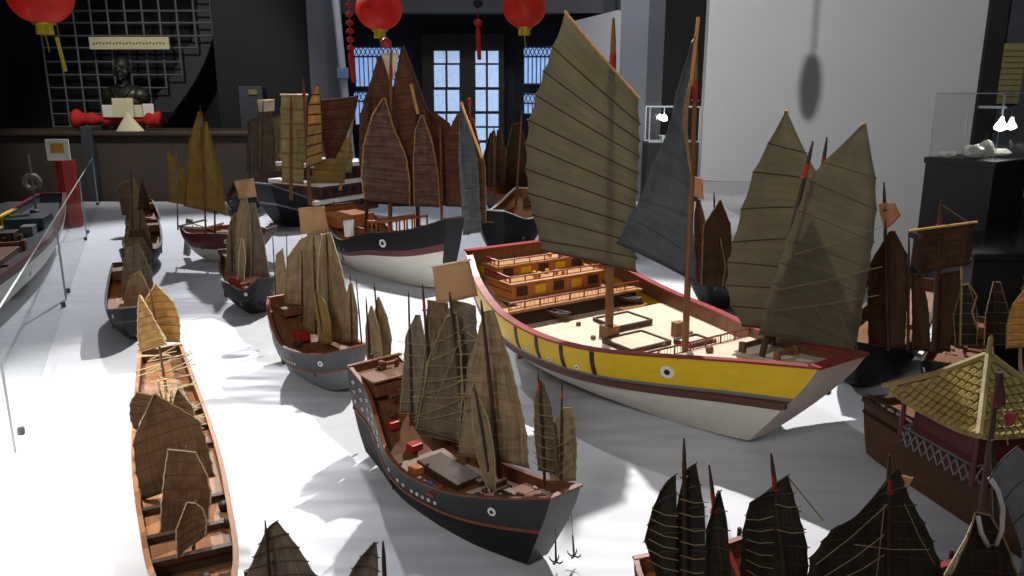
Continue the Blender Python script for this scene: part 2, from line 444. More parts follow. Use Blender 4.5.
    def clutter(s, q0, q1, n, seed=1, dr=None, w=.6, ms=('deck_brown', 'deck_orange', 'wood_dark'), sz=.02):
        r = random.Random(seed)
        for i in range(n):
            q = r.uniform(q0, q1); y = r.uniform(-.5, .5)*w*s.B*s.f(q)*.8; a = sz*r.uniform(.5, 1.3)
            k = r.random()
            if k < .5: s.block(q, y, a*1.6, a, a*.8, r.choice(ms), 'deck_box', dr=dr)
            elif k < .8: s.barrel(q, y, a*.45, a*.9, r.choice(ms), dr=dr)
            else: s.windlass((-s.L/2+s.L*q, y, s.h(q)-(s.drop if dr is None else dr)), a*2.2, a*.3)
    def done(s):
        pass

def xy(v): return (v[0], v[1])
#SHIPS
#ROOM
# ================================================================ A: the large yellow-sided junk
A = Ship('model_junk', 'largest model junk, yellow sides with a big white eye, white bottom and olive sails', 'model ship',
         (.053, 3.14), (.851, 1.946), .756, SH(.403, .317, .25, .235, .275, .321), keel=(.05, .017), rs=.03, rb=.246, plan=(.736, .89, .997, .924, .613, .394, .274),
         bands=((.50, 'hull_white'), (.62, 'wale_brown'), (.66, 'hull_grey'), (1, 'hull_yellow')), transom='paint_pinkwhite', fb=.385, ex=2.3)
A.hull(.05, 'deck_brown'); A.rail('rail_red', .005, .004)
A.rail('wale_brown', .006, .009, 'wale', t=.56, ends=False)
A.deck([(0, .30, .10), (.30, .66, .05), (.66, 1, .028)], 'deck_pale', 'deck_brown')
for q in (.34, .415, .49, .565): A.stripe(q, .665, .985, -1, .006); A.stripe(q, .665, .985, 1, .006)
for q in (.30, .375, .45, .525):
    for sd in (-1, 1): A.disc(q, .72, sd, .0085, 'gun_port', inner=.4)
for sd in (-1, 1): A.disc(.72, .82, sd, .021, 'eye', inner=.45)
A.rudder()
def Al(px, py, z): return A.loc(W(px, py, z))
zb = TZ+A.h(.5)-.05
XA = lambda q: -A.L/2+A.L*q
# stern castle: stacked decks, cabins, rails
def castle(z0, q0, q1, wf, hh, wall='deck_orange', top='deck_tan', name='stern_cabin'):
    x0, x1 = XA(q0), XA(q1); w = A.B*wf
    bevel(MB().box(((x0+x1)/2, 0, z0+hh/2), (x1-x0, w, hh)).build(name, wall, A.root), .003)
    bevel(MB().box(((x0+x1)/2-.004, 0, z0+hh), (x1-x0+.03, w+.03, .008)).build('cabin_roof', top, A.root), .002)
    n = 5; mb = MB()
    for i in range(n):
        y = -w/2+w*(i+.5)/n; mb = MB(); mb.box((x1+.002, y, z0+hh*.5), (.006, w/n*.55, hh*.55)); mb.build('cabin_window', 'hull_yellow' if i % 2 else 'wood_dark', A.root)
    for sd in (-1, 1):
        m2 = MB(); m2.tube([(x0, sd*w/2, z0+hh*.5), (x1, sd*w/2, z0+hh*.5)], .003, 4); m2.build('cabin_moulding', 'rail_red', A.root)
dk = A.h(.2)-.10
castle(A.h(.3)-.085, .04, .21, .56, .075, 'deck_brown')
castle(A.h(.3)-.005, .03, .155, .56, .06)
castle(A.h(.3)+.055, .015, .085, .54, .045, 'deck_orange', 'deck_tan')
zr = A.h(.3)-.005
A.railing((XA(.235), -A.B*.40, zr+.0), (XA(.235), A.B*.40, zr), .028, 9, bal=30)
bevel(MB().box((XA(.222), 0, zr-.006), (.06, A.B*.84, .008)).build('balcony_deck', 'deck_tan', A.root), .002)
bevel(MB().box((XA(.213), 0, zr-.045), (.01, A.B*.84, .075)).build('balcony_wall', 'wood_dark', A.root), .002)
A.railing((XA(.163), -A.B*.30, zr+.068), (XA(.163), A.B*.30, zr+.068), .022, 7)
A.railing((XA(.092), -A.B*.28, zr+.11), (XA(.092), A.B*.28, zr+.11), .022, 6)
A.railing((XA(.01), -A.B*.27, zr+.11), (XA(.09), -A.B*.28, zr+.11), .022, 4)
A.railing((XA(.01), A.B*.27, zr+.11), (XA(.09), A.B*.28, zr+.11), .022, 4)
A.railing((XA(.03), -A.B*.29, zr+.068), (XA(.16), -A.B*.30, zr+.068), .022, 6)
A.railing((XA(.10), A.B*.29, zr+.068), (XA(.16), A.B*.30, zr+.068), .022, 3)
rr = random.Random(5)
for i in range(9):
    q = rr.uniform(.03, .08) if i < 3 else rr.uniform(.11, .145); z = zr+(.108 if i < 3 else .064); y = rr.uniform(-.12, .12)
    MB().lathe((XA(q), y, z), [(.006, 0), (.009, .006), (.009, .012), (.006, .018)], 10).build('deck_barrel', 'wood_gold', A.root, True)
# foredeck rail and ladders
qf = .655; zf = A.h(qf)-.05
A.railing((XA(qf), -A.B*.31, zf+.018), (XA(qf), A.B*.31, zf+.018), .03, 7, bal=34)
for dx in (0, .03):
    A.windlass  # (keep ladders below)
mb = MB()
for dx in (-.018, .018): mb.tube([(XA(.60), -A.B*.27+dx, zf-.0), (XA(.628), -A.B*.27+dx, zf+.045)], .0025, 4)
for i in range(4): mb.tube([(XA(.605+.006*i), -A.B*.27-.018, zf+.008+.01*i), (XA(.605+.006*i), -A.B*.27+.018, zf+.008+.01*i)], .0018, 4)
mb.build('ladder', 'paint_red', A.root)
# hatches
def hatch(q, y, lx, ly):
    z = A.h(q)-.05; x = XA(q); mb = MB()
    mb.box((x, y-ly/2, z+.008), (lx, .008, .016)); mb.box((x, y+ly/2, z+.008), (lx, .008, .016)); mb.box((x-lx/2, y, z+.008), (.008, ly, .016)); mb.box((x+lx/2, y, z+.008), (.008, ly, .016))
    mb.build('hatch_coaming', 'wood_dark', A.root); MB().box((x, y, z+.006), (lx-.01, ly-.01, .01)).build('hatch_cover', 'deck_pale', A.root)
hatch(.365, .06, .13, .16); hatch(.50, -.05, .14, .17); hatch(.575, .10, .07, .10)
A.windlass(Al(633, 312, zb), .12, .0075, 'windlass', 'hull_orange')
A.windlass(Al(757, 348, TZ+A.h(.8)-.028), .13, .009, 'anchor_windlass', 'hull_brown')
A.windlass(Al(786, 357, TZ+A.h(.86)-.028), .08, .008, 'anchor_windlass', 'wood_mast')
A.barrel(.70, -.02, .012, .02, 'deck_brown', dr=.028)
for q, y in ((.42, -.14), (.55, .0), (.6, .16), (.33, -.1), (.52, .17)): A.barrel(q, y, .009, .012, 'wood_mast', 'bollard')
# masts and sails
mm = W(609, 338, zb); A.mast(mm, D(613.5, 18, mm.y), .0145, 'wood_mast', 'paint_red')
bevel(MB().box(A.loc(mm)+Vector((0, 0, .02)), (.05, .05, .05)).build('mast_step', 'wood_mast', A.root), .003)
f1 = W(685, 352, zb+.01); A.mast(f1, D(697, 48, f1.y), .011, 'wood_mast', 'paint_red'); 
bevel(MB().box(A.loc(W(678, 330, zb+.02)), (.03, .04, .06)).build('mast_step', 'wood_mast', A.root), .003)
MB().tube([A.loc(D(691, 86, f1.y)), A.loc(D(698.5, 17, f1.y))], .006, 6).build('topmast', 'wood_light', A.root)
f2 = W(762, 356, TZ+A.h(.83)-.028); A.mast(f2, D(813, 141, f2.y), .0095, 'wood_dark', 'paint_red')
f3 = W(800, 330, TZ+A.h(.88)-.028); A.mast(f3, D(827, 137, f3.y), .009, 'wood_dark', 'paint_red')
A.sail(mm, 8, [(541, 250), (539, 240), (532, 215), (527, 193), (525, 169), (525, 144), (528, 120), (535, 95), (543, 71), (552, 47), (565, 12)],
       [(637, 272), (637, 258), (636, 243), (636, 226), (637, 209), (638, 192), (639, 174), (640, 157), (640, 141), (640, 124), (639, 98)],
       'sail_olive', 10, .03, 'wood_dark', .0022, None, True, off=.05)
A.sail(f1, -25, [(616, 243), (629, 217), (639, 200), (652, 164), (662, 144), (670, 122), (676, 92), (683, 70), (692, 42)],
       [(697, 283), (696, 260), (693, 219), (691, 190), (690, 169), (687, 146), (688, 120), (689, 90), (695, 36)], 'sail_slate', 8, .03, 'sail_slate', .0015, None, True, off=.012)
A.sail(f1, 40, [(690, 170), (682, 122), (689, 80)], [(691, 172), (687, 122), (692, 80)], 'sail_straw', 4, .0, 'wood_light', .001, off=.02)  # lit edge of the slate sail, painted as a straw-coloured strip
A.sail(f3, 12, [(742, 326), (730, 306), (725, 285), (727, 262), (732, 242), (741, 209), (753, 172), (768, 143), (786, 111)],
       [(842, 340), (848, 318), (853, 297), (855, 277), (851, 239), (837, 208), (822, 180), (806, 153), (787, 112)], 'sail_olive', 8, .03, 'wood_dark', .0016, None, True, off=-.01)
A.sail(f2, 2, [(758, 334), (764, 308), (772, 283), (779, 262), (786, 240), (797, 210), (808, 180), (823, 162), (862, 125)],
       [(845, 350), (857, 346), (862, 320), (865, 295), (870, 268), (874, 242), (877, 210), (876, 178), (866, 123)], 'sail_olive', 8, .03, 'sail_olive', .0012, None, True, off=.045)
A.ropemat = 'rope_tan'
A.lines(f2, 2, [(768, 285, 872, 262), (764, 305, 868, 290), (786, 250, 875, 222), (824, 290, 845, 345), (806, 300, 838, 345)], .06)
A.rope([PL(865, 123, f2, .03), PL(857, 345, f2, .03)]); A.rope([PL(871, 255, f2, .03), PL(858, 330, f2, .03), PL(856, 352, f2, .03)], .0014)
A.done()
def sampan(px, py, z, yaw, Lg, label, root_ship=None):
    p = W(px, py, z)
    for _ in range(4):                     # settle on the deck
        q_ = A.loc(p).x/A.L+.5; z = TZ+A.h(q_+.04)-.05+.005; p = W(px, py, z)
    t = empty('sampan', p, yaw, label, 'model boat', 'sampans on the yellow junk deck')
    mb = MB(); n = 10; w = Lg*.3; h_ = Lg*.16
    def P(q, tt, sd): return Vector((-Lg/2+Lg*q+(q-.5)*.1*Lg*tt, sd*w/2*(.5+.5*math.sin(PI*min(max(q, .0), 1))**.7)*(.6+.4*tt), h_*tt+abs(q-.5)**2*h_*1.4))
    for ins, off in ((1, 0), (.88, .15)):
        vs = []
        for i in range(n+1):
            q = i/n
            for sd, tt in ((-1, 1), (-1, off*1.3), (1, off*1.3), (1, 1)): v = P(q, tt, sd); v.y *= ins; vs.append(v)
        mb.add(vs, [(i*4+j, i*4+j+1, i*4+j+5, i*4+j+4) for i in range(n) for j in range(3)]+[(0, 1, 2, 3), (n*4, n*4+1, n*4+2, n*4+3)])
    mb.build('hull', 'wale_brown', t)
    for q in (.25, .5, .72): MB().box((-Lg/2+Lg*q, 0, h_*.75), (Lg*.05, w*.86, h_*.12)).build('thwart', 'hull_grey', t)
    g_ = MB()
    for sd in (-1, 1): g_.tube([P(i/n, 1, sd) for i in range(n+1)], .002, 4)
    g_.build('gunwale', 'hull_grey', t)
sampan(556, 316, TZ+A.h(.42)-.046, A.yaw+.15, .115, 'small brown sampan lying on the yellow junk deck left of the main mast')
sampan(628, 301, TZ+A.h(.4)-.046, A.yaw+.3, .10, 'dark sampan lying on the yellow junk deck right of the main mast')

# ================================================================ B: dark junk in the middle foreground
def dark_junk(*a, **k): return Ship(*a, **k)
B_ = Ship('model_junk', 'dark grey junk in the middle foreground with round gun ports and two hanging anchors', 'model ship',
          (-.372, 2.049), (.11, 1.472), .206, SH(.289, .247, .124, .115, .154, .207), keel=(.05, .012), rs=.03, rb=.086, fb=.7, ex=2.3, plan=(.781, .768, .998, 1.031, .847, .603, .415),
          bands=((.5, 'hull_black'), (.56, 'rail_redwood'), (.80, 'hull_charcoal'), (1, 'hull_charcoal')), transom='hull_charcoal')
B_.hull(.035, 'deck_brown'); B_.rail('rail_redwood', .003, .003); B_.rail('rail_redwood', .0025, .003, 'wale', t=.53, ends=False)
B_.deck([(0, .3, .045), (.3, .72, .03), (.72, 1, .02)], 'deck_brown', 'wood_dark')
for i in range(5):
    for j in range(3): B_.disc(.03+.045*i, .66+.11*j, -1, .005, 'gun_port', inner=.5)
for q in (.30, .36, .395, .445, .475, .505, .535, .565): B_.disc(q, .68, -1, .0045, 'gun_port', inner=.3)
for q in (.1, .2, .3, .4, .5): B_.disc(q, .68, 1, .0045, 'gun_port', inner=.3)
for sd in (-1, 1): B_.disc(.80, .78, sd, .0105, 'eye', inner=.45)
B_.stripe(.55, .80, .86, -1, .012, 'paint_red', 'name_plate'); B_.rudder()
B_.block(.09, .0, .08, .12, .035, 'deck_brown', 'stern_cabin'); B_.clutter(.03, .2, 6, 77, dr=-.006, sz=.02); B_.block(.09, 0, .095, .14, .008, 'deck_brown', 'cabin_roof', dr=-.006)
B_.block(.27, -.01, .03, .035, .02, 'paint_red', 'deck_box'); B_.block(.2, -.04, .025, .03, .02, 'paint_red', 'deck_box')
B_.block(.45, .0, .17, .075, .028, 'wood_dark', 'deck_house'); B_.block(.36, -.05, .03, .03, .02, 'hull_orange', 'deck_box')
B_.barrel(.475, -.07, .011, .02, 'barrel_blue'); B_.barrel(.52, -.06, .007, .02, 'rail_redwood'); B_.clutter(.55, .9, 9, 3, sz=.02); B_.clutter(.1, .4, 6, 4, sz=.02)
m1 = B_.MP(371, 385, .93, 366, 297, .004, 'wood_dark'); m2 = B_.MP(383, 375, .94, 374, 283, .004, 'wood_dark')
B_.sail(m1, -38, [(370, 378), (366, 350), (366, 325), (371, 306)], [(381, 376), (383, 350), (379, 325), (372, 306)], 'sail_mat', 6, .004, 'sail_mat', .0008, 'rope_tan')
B_.sail(m2, -38, [(379, 366), (376, 340), (375, 312), (378, 297)], [(390, 362), (392, 338), (387, 315), (379, 297)], 'sail_mat', 6, .004, 'sail_mat', .0008, 'rope_tan')
m3 = B_.MP(412, 425, .92, 408.5, 292, .004, 'wood_dark'); m4 = B_.MP(434, 440, .9, 422.5, 284, .005, 'wood_dark', 'paint_red')
m5 = B_.MP(468, 462, .89, 449.5, 292, .006, 'wood_dark'); m6 = B_.MP(500, 478, .89, 481, 300, .006, 'wood_dark')
B_.sail(m3, -38, [(400, 412), (403, 375), (406, 335), (416, 315)], [(420, 418), (426, 385), (428, 350), (420, 315)], 'sail_mat_grey', 7, .008, 'sail_mat', .0008, 'rope_tan')
B_.sail(m4, -38, [(415, 422), (421, 385), (426, 340), (428, 300)], [(438, 428), (448, 390), (452, 345), (448, 303)], 'sail_mat_dark', 8, .008, 'sail_mat', .0008, 'rope_tan', off=.0)
B_.sail(m5, -38, [(421, 435), (426, 400), (432, 350), (452, 300)], [(468, 445), (474, 400), (478, 350), (476, 306)], 'sail_mat_grey', 9, .01, 'sail_mat', .0009, None, off=-.01)
B_.sail(m5, -38, [(416, 428), (423, 395), (428, 360), (446, 318)], [(459, 440), (463, 400), (462, 355), (457, 312)], 'sail_mat_dark', 9, .01, 'sail_mat', .0009, 'rope_tan', off=.015)
B_.sail(m6, -35, [(457, 455), (462, 415), (467, 365), (484, 312)], [(530, 468), (527, 430), (511, 362), (494, 310)], 'sail_mat', 10, .015, 'sail_mat', .0009, None, off=-.008)
m7 = B_.MP(492, 492, .885, 474, 384, .0035, 'wood_dark')
B_.sail(m7, -38, [(487, 487), (477, 455), (473, 420), (472, 390)], [(496, 492), (495, 455), (489, 420), (474, 386)], 'sail_mat', 7, .005, 'sail_mat', .0008, 'rope_tan', off=.01)
m8 = B_.MP(545, 486, .90, 538, 371, .0035, 'wood_dark', 'paint_red'); m9 = B_.MP(561, 488, .90, 562, 380, .0035, 'wood_dark', 'paint_red')
B_.sail(m8, -38, [(538, 470), (534, 435), (534, 400), (539, 380)], [(557, 475), (556, 440), (551, 405), (543, 382)], 'sail_mat_dark', 7, .006, 'sail_mat', .0008, None)
B_.sail(m9, -38, [(551, 485), (548, 455), (553, 425), (563, 408)], [(576, 480), (577, 445), (575, 418), (571, 408)], 'sail_mat', 6, .006, 'sail_mat', .0008, 'rope_tan')
B_.flag(m5, -10, [(432, 267), (470, 260), (477, 297), (436, 304)], 'flag_tan', None)
MB().tube([B_.loc(PL(431, 267, m5, -.17)), B_.loc(PL(471, 259.5, m5, -.17))], .0025, 5).build('flag_spar', 'rope_pale', B_.root)
B_.lines(m5, -38, [(418, 380+i*9+r_, 478, 372+i*9-r_) for i, r_ in enumerate((0, 6, -4, 8, 2))]+[(430, 345, 478, 322), (432, 360, 476, 338), (425, 410, 440, 330), (440, 400, 470, 325)], .02)
B_.lines(m6, -35, [(460, 340+i*13, 505+i*2, 334+i*14) for i in range(9)]+[(470, 330, 500, 350), (462, 380, 510, 360), (464, 350, 470, 440)], .012)
B_.lines(m3, -38, [(402, 340+i*12, 430, 343+i*11) for i in range(7)], .012); B_.lines(m8, -38, [(535, 400+i*10, 556, 404+i*11) for i in range(7)], .01); B_.lines(m9, -38, [(550, 440+i*10, 576, 425+i*9) for i in range(5)], .01)
def anchor(s, px0, py0, px1, py1, yv, r=.0018):
    a = s.loc(D(px0, py0, yv)); b = s.loc(D(px1, py1, yv)); mb = MB(); d = (b-a)
    c = a+d*.55; mb.tube([a, c], r*.45, 4); mb.tube([c, b], [r, r*1.4], 6)
    for k in range(4):
        w_ = PI/2*k+.4; v = Vector((math.cos(w_), math.sin(w_), 0)); mb.tube([b, b+v*.009+Vector((0, 0, -.0005)), b+v*.0145+Vector((0, 0, .004)), b+v*.015+Vector((0, 0, .0095))], [r, r, r*.8, r*.3], 5)
    mb.build('anchor', 'iron', s.root)
anchor(B_, 555, 514, 556, 562, 1.51); anchor(B_, 571, 510, 574, 556, 1.53)
B_.done()

# ================================================================ C and D: grey junk and black junk behind it
C_ = Ship('model_junk', 'grey junk with tan sails and a square tan flag left of the brown sailed junk', 'model ship',
          (-.827, 2.863), (-.498, 2.465), .249, SH(.262, .232, .143, .137, .154, .189), keel=(.05, .037), rs=.03, rb=.056, fb=.426, ex=2.3, plan=(.641, .892, .952, .966, .808, .603, .246),
          bands=((.5, 'hull_grey'), (.55, 'rail_redwood'), (1, 'hull_grey_dark')), transom='hull_grey_dark')
C_.hull(.035, 'rail_redwood'); C_.rail('rail_redwood', .003, .003); C_.rail('rail_redwood', .002, .003, 'wale', t=.525, ends=False)
C_.deck([(0, .3, .04), (.3, .72, .03), (.72, 1, .02)], 'deck_brown', 'wood_dark')
for i in range(7): C_.disc(.32+.035*i, .66, -1, .004, 'gun_port', inner=.3)
for sd in (-1, 1): C_.disc(.80, .77, sd, .0105, 'eye', inner=.4)
C_.stripe(.52, .8, .9, -1, .012, 'rail_redwood', 'name_plate'); C_.rudder()
C_.block(.1, 0, .08, .12, .03, 'deck_brown', 'stern_cabin'); C_.block(.26, -.02, .05, .05, .035, 'paint_red', 'deck_box'); C_.block(.5, 0, .13, .07, .025, 'deck_brown', 'deck_house')
C_.clutter(.3, .9, 10, 11, sz=.02)
c1 = C_.MP(276, 300, .93, 272.5, 233, .003, 'wood_dark'); c2 = C_.MP(288, 306, .93, 286.5, 233, .003, 'wood_dark')
C_.sail(c1, -40, [(273, 300), (274, 275), (276, 255)], [(284, 302), (287, 278), (283, 248)], 'sail_mat', 6, .005, 'sail_mat', .0008, None)
c3 = C_.MP(302, 328, .9, 302, 236, .004, 'wood_dark'); c4 = C_.MP(316, 334, .89, 313, 204, .0045, 'wood_dark', 'hull_grey'); c5 = C_.MP(331, 338, .89, 326, 228, .0045, 'wood_dark')
C_.sail(c3, -30, [(283, 326), (285, 290), (287, 258), (300, 240)], [(312, 330), (316, 290), (316, 255), (308, 236)], 'sail_mat', 8, .01, 'sail_mat', .0009, 'rope_tan')
C_.sail(c4, -35, [(303, 332), (306, 290), (303, 255), (308, 234)], [(331, 338), (331, 290), (327, 255), (320, 232)], 'sail_mat', 9, .01, 'sail_mat', .0009, 'rope_tan')
C_.sail(c5, -35, [(318, 342), (318, 300), (318, 262), (322, 235)], [(352, 342), (350, 305), (342, 268), (331, 232)], 'sail_mat', 9, .012, 'sail_mat', .0009, 'rope_pale')
c6 = C_.MP(325, 347, .885, 315, 290, .003, 'wood_dark')
C_.sail(c6, -40, [(322, 343), (318, 325), (315, 308), (315, 292)], [(332, 344), (331, 322), (326, 302), (316, 290)], 'sail_ochre', 6, .005, 'sail_mat', .0009, 'rope_tan', off=.008)
c7 = C_.MP(352, 346, .90, 350, 272, .003, 'wood_dark', 'paint_red'); c8 = C_.MP(362, 346, .90, 356, 278, .003, 'wood_dark', 'wood_gold')
C_.sail(c7, -40, [(344, 340), (344, 310), (349, 285)], [(358, 342), (358, 310), (352, 283)], 'sail_mat', 6, .005, 'sail_mat', .0008, 'rope_tan')
C_.flag(c4, -8, [(298, 208), (325, 206), (328, 233), (300, 234)], 'flag_tan')
C_.lines(c5, -35, [(319, 262+i*9, 338+i*1.5, 258+i*9.5) for i in range(9)], .012); C_.lines(c3, -30, [(287, 262+i*9, 314, 260+i*9) for i in range(7)], .012)
C_.done()
D_ = Ship('model_junk', 'small black junk with tan flag between the maroon junk and the grey junk', 'model ship',
          (-1.34, 3.802), (-1.069, 3.386), .226, SH(.25, .211, .142, .143, .134, .2), keel=(.05, .053), rs=.03, rb=.122, fb=.376, ex=2.3, plan=(.7, .843, .99, .998, .85, .612, .307),
          bands=((.5, 'hull_black'), (.55, 'wood_dark'), (1, 'hull_black')), transom='hull_black')
D_.hull(.035, 'deck_brown'); D_.rail('wood_dark', .003, .003); D_.deck([(0, .3, .04), (.3, .72, .03), (.72, 1, .02)], 'deck_brown', 'wood_dark'); D_.rudder()
D_.block(.1, 0, .08, .14, .05, 'deck_brown', 'stern_cabin'); D_.block(.38, -.06, .05, .05, .04, 'paint_red', 'deck_box'); D_.clutter(.3, .9, 8, 5, sz=.02); D_.disc(.84, .8, -1, .009, 'eye'); D_.disc(.84, .8, 1, .009, 'eye')
d1 = D_.MP(240, 275, .91, 244, 186, .004, 'wood_dark'); d2 = D_.MP(252, 276, .91, 250, 200, .004, 'wood_dark'); d3 = D_.MP(232, 272, .92, 231, 210, .0035, 'wood_dark')
D_.sail(d3, -20, [(226, 272), (227, 245), (230, 222)], [(239, 274), (240, 240), (236, 212)], 'sail_mat_dark', 7, .008, 'sail_mat', .001, 'rope_tan')
D_.sail(d1, -20, [(236, 276), (236, 240), (237, 215), (241, 200)], [(252, 278), (252, 240), (251, 215), (247, 198)], 'sail_mat', 8, .008, 'sail_mat', .001, 'rope_tan', off=.01)
D_.sail(d2, -20, [(247, 276), (249, 240), (250, 203)], [(270, 276), (264, 240), (255, 203)], 'sail_mat_grey', 8, .008, 'sail_mat', .001, 'rope_tan')
d4 = D_.MP(240, 280, .9, 240, 240, .003, 'wood_dark'); D_.sail(d4, -20, [(238, 279), (239, 255), (241, 238)], [(244, 280), (246, 258), (243, 238)], 'sail_mat', 5, .004, 'sail_mat', .001, 'rope_pale', off=.02)
D_.flag(d1, -5, [(234, 181), (254, 178), (256, 197), (238, 199)], 'flag_tan'); D_.done()

# ================================================================ E: ochre-sailed maroon junk
E_ = Ship('model_junk', 'maroon and white junk with ochre sails standing before the far counter', 'model ship',
          (-1.926, 4.762), (-1.402, 4.617), .333, SH(.216, .18, .184, .19, .182, .21), keel=(.05, .05), rs=.03, rb=.12, ex=2.3, plan=(.705, .867, .965, .995, .85, .621, .35),
          bands=((.5, 'hull_white'), (1, 'hull_maroon')), transom='hull_maroon')
E_.hull(.04, 'hull_orange'); E_.rail('wood_dark', .004, .004); E_.deck([(0, .3, .05), (.3, .75, .04), (.75, 1, .03)], 'deck_orange', 'wood_dark')
E_.disc(.62, .78, -1, .014, 'eye', inner=.5); E_.disc(.62, .78, 1, .014, 'eye', inner=.5); E_.block(.12, 0, .12, .17, .06, 'deck_orange', 'stern_cabin'); E_.block(.15, 0, .15, .19, .015, 'paint_white', 'cabin_roof', dr=-.02)
E_.block(.45, 0, .12, .08, .03, 'deck_brown', 'deck_house'); E_.clutter(.3, .9, 8, 6, sz=.025); E_.railing((-.2, -.09, .2), (-.05, -.1, .17), .03, 4, 'deck_brown')
MB().box((-E_.L/2-.035, 0, .128), (.035, .02, .23), tilt=.2).build('rudder', 'wood_grey', E_.root)
e1 = E_.MP(206, 235, .92, 200, 104, .006, 'wood_mast', 'wood_grey'); e2 = E_.MP(178, 230, .94, 176, 148, .005, 'wood_grey'); e3 = E_.MP(215, 240, .92, 214, 135, .005, 'wood_dark')
E_.sail(e2, -15, [(169, 202), (168, 180), (167, 150)], [(187, 205), (187, 180), (186, 172), (169, 150)], 'sail_ochre', 8, .012, 'sail_ochre', .0015, None)
E_.sail(e1, -15, [(184, 206), (186, 180), (188, 145), (198, 112)], [(218, 214), (214, 180), (208, 145), (202, 112)], 'sail_ochre', 10, .02, 'sail_ochre', .0015, 'wood_mast')
E_.sail(e3, -15, [(205, 208), (205, 180), (204, 150), (205, 122)], [(227, 216), (223, 185), (216, 155), (207, 122)], 'sail_ochre', 10, .02, 'sail_ochre', .0015, None, off=.02); E_.done()

# ================================================================ F: column of narrow junks seen end-on at the left
def endon(name, label, stern, bow, B, sails, hull='hull_black', deck='deck_brown', sheer=None, clut=8, seed=1, eye=True, masts=(), bw=.4, keelc='hull_black'):
    s = Ship('model_junk', label, 'model ship', stern, bow, B, sheer or [(0, .22), (.3, .14), (.6, .12), (1, .18)], keel=(.04, .05), sw=.55, bw=bw, rs=.02, rb=.08,
             bands=((.5, keelc), (.55, 'wood_dark'), (1, hull)))
    s.hull(.03, 'deck_brown'); s.rail('wood_dark', .003, .003); s.deck([(0, .3, .04), (.3, .75, .03), (.75, 1, .02)], deck, 'wood_dark'); s.rudder()
    s.block(.1, 0, s.L*.12, B*.6, .045, 'deck_brown', 'stern_cabin'); s.clutter(.25, .92, clut, seed, sz=B*.1)
    if eye:
        for sd in (-1, 1): s.disc(.85, .78, sd, .009, 'eye', inner=.45)
    for a in masts: s.MP(*a[:5], r=a[5] if len(a) > 5 else .004, m='wood_dark')
    for (q, yaw, Lp, Rp, mt, nb, ed) in sails:
        p = s.wor((-s.L/2+s.L*q, 0, s.h(q))); s.sail(p, yaw, Lp, Rp, mt, nb, .01, 'sail_mat', .001, ed)
    return s
F1 = endon('', 'farthest small brown junk in the column at left, before the counter', (-2.66, 5.75), (-2.42, 5.15), .22,
    [(.3, 10, [(122, 215), (119, 200), (118, 186), (124, 182)], [(141, 218), (146, 205), (141, 190), (131, 182)], 'sail_mat_dark', 6, 'rope_tan'),
     (.55, 10, [(130, 232), (130, 205), (132, 178)], [(146, 222), (144, 200), (134, 178)], 'sail_mat', 6, 'rope_tan'),
     (.6, -10, [(138, 210), (139, 192), (141, 182)], [(150, 212), (149, 198), (143, 182)], 'sail_umber', 6, None),
     (.8, 10, [(124, 242), (125, 228), (128, 214)], [(149, 242), (149, 228), (141, 214)], 'sail_mat_dark', 5, None)], masts=[(133, 240, .9, 131, 168), (140, 235, .9, 143, 176)]); F1.done()
F1b = endon('', 'middle small junk of the left column, mostly hidden by its dark sails', (-2.22, 4.85), (-2.02, 4.15), .2,
    [(.3, 10, [(126, 262), (126, 235), (130, 212)], [(150, 262), (151, 235), (142, 210)], 'sail_mat', 6, None),
     (.6, 10, [(124, 262), (125, 248), (129, 230)], [(153, 262), (153, 246), (145, 228)], 'sail_mat_dark', 6, 'rope_tan')], masts=[(140, 262, .9, 140, 205)], seed=19); F1b.done()
F2 = endon('', 'second small junk in the left column, its eye showing on a black bow', (-1.79, 3.62), (-1.47, 2.97), .19,
    [(.2, 10, [(124, 268), (123, 250), (127, 238)], [(152, 270), (152, 252), (143, 238)], 'sail_mat_dark', 6, None),
     (.45, 10, [(122, 300), (122, 272), (127, 248)], [(155, 300), (152, 272), (139, 244)], 'sail_mat_grey', 7, 'rope_tan'),
     (.7, 10, [(124, 318), (124, 296), (130, 276)], [(150, 318), (150, 290), (140, 270)], 'sail_mat', 6, 'rope_tan')], masts=[(135, 300, .9, 134, 236), (148, 290, .9, 149, 246)], hull='hull_black', deck='deck_orange', seed=9); F2.done()
F3 = Ship('model_junk', 'long narrow junk with tan fan sail and orange decks at lower left', 'model ship',
          (-1.134, 2.458), (-.495, 1.121), .21, SH(.19, .145, .104, .102, .129, .175), keel=(.05, .051), rs=.03, rb=.123, fb=.4, ex=2.3, plan=(.606, .764, .934, .963, .863, .736, .388),
          bands=((.5, 'hull_grey_dark'), (.55, 'wood_dark'), (1, 'hull_brown')))
F3.hull(.03, 'deck_brown'); F3.rail('deck_amber', .003, .003); F3.deck([(0, .2, .04), (.2, .8, .022), (.8, 1, .05)], 'deck_amber', 'wood_dark'); F3.rudder()
for i, q in enumerate((.25, .32, .40, .62, .72, .80)):
    MB().box((-F3.L/2+F3.L*q, 0, F3.h(q)-.012), (.014, .2*F3.f(q), .012)).build('crossbeam', 'wood_dark', F3.root)
for q in (.3, .36, .42): 
    mb = MB()
    for dy in (-.02, .02): mb.tube([(-F3.L/2+F3.L*q-.04, dy, F3.h(q)), (-F3.L/2+F3.L*q+.04, dy, F3.h(q)+.01)], .003, 4)
    for i in range(7): mb.tube([(-F3.L/2+F3.L*q-.038+.012*i, -.02, F3.h(q)+.0015*i), (-F3.L/2+F3.L*q-.038+.012*i, .02, F3.h(q)+.0015*i)], .002, 4)
    mb.build('ladder', 'rope_tan', F3.root)
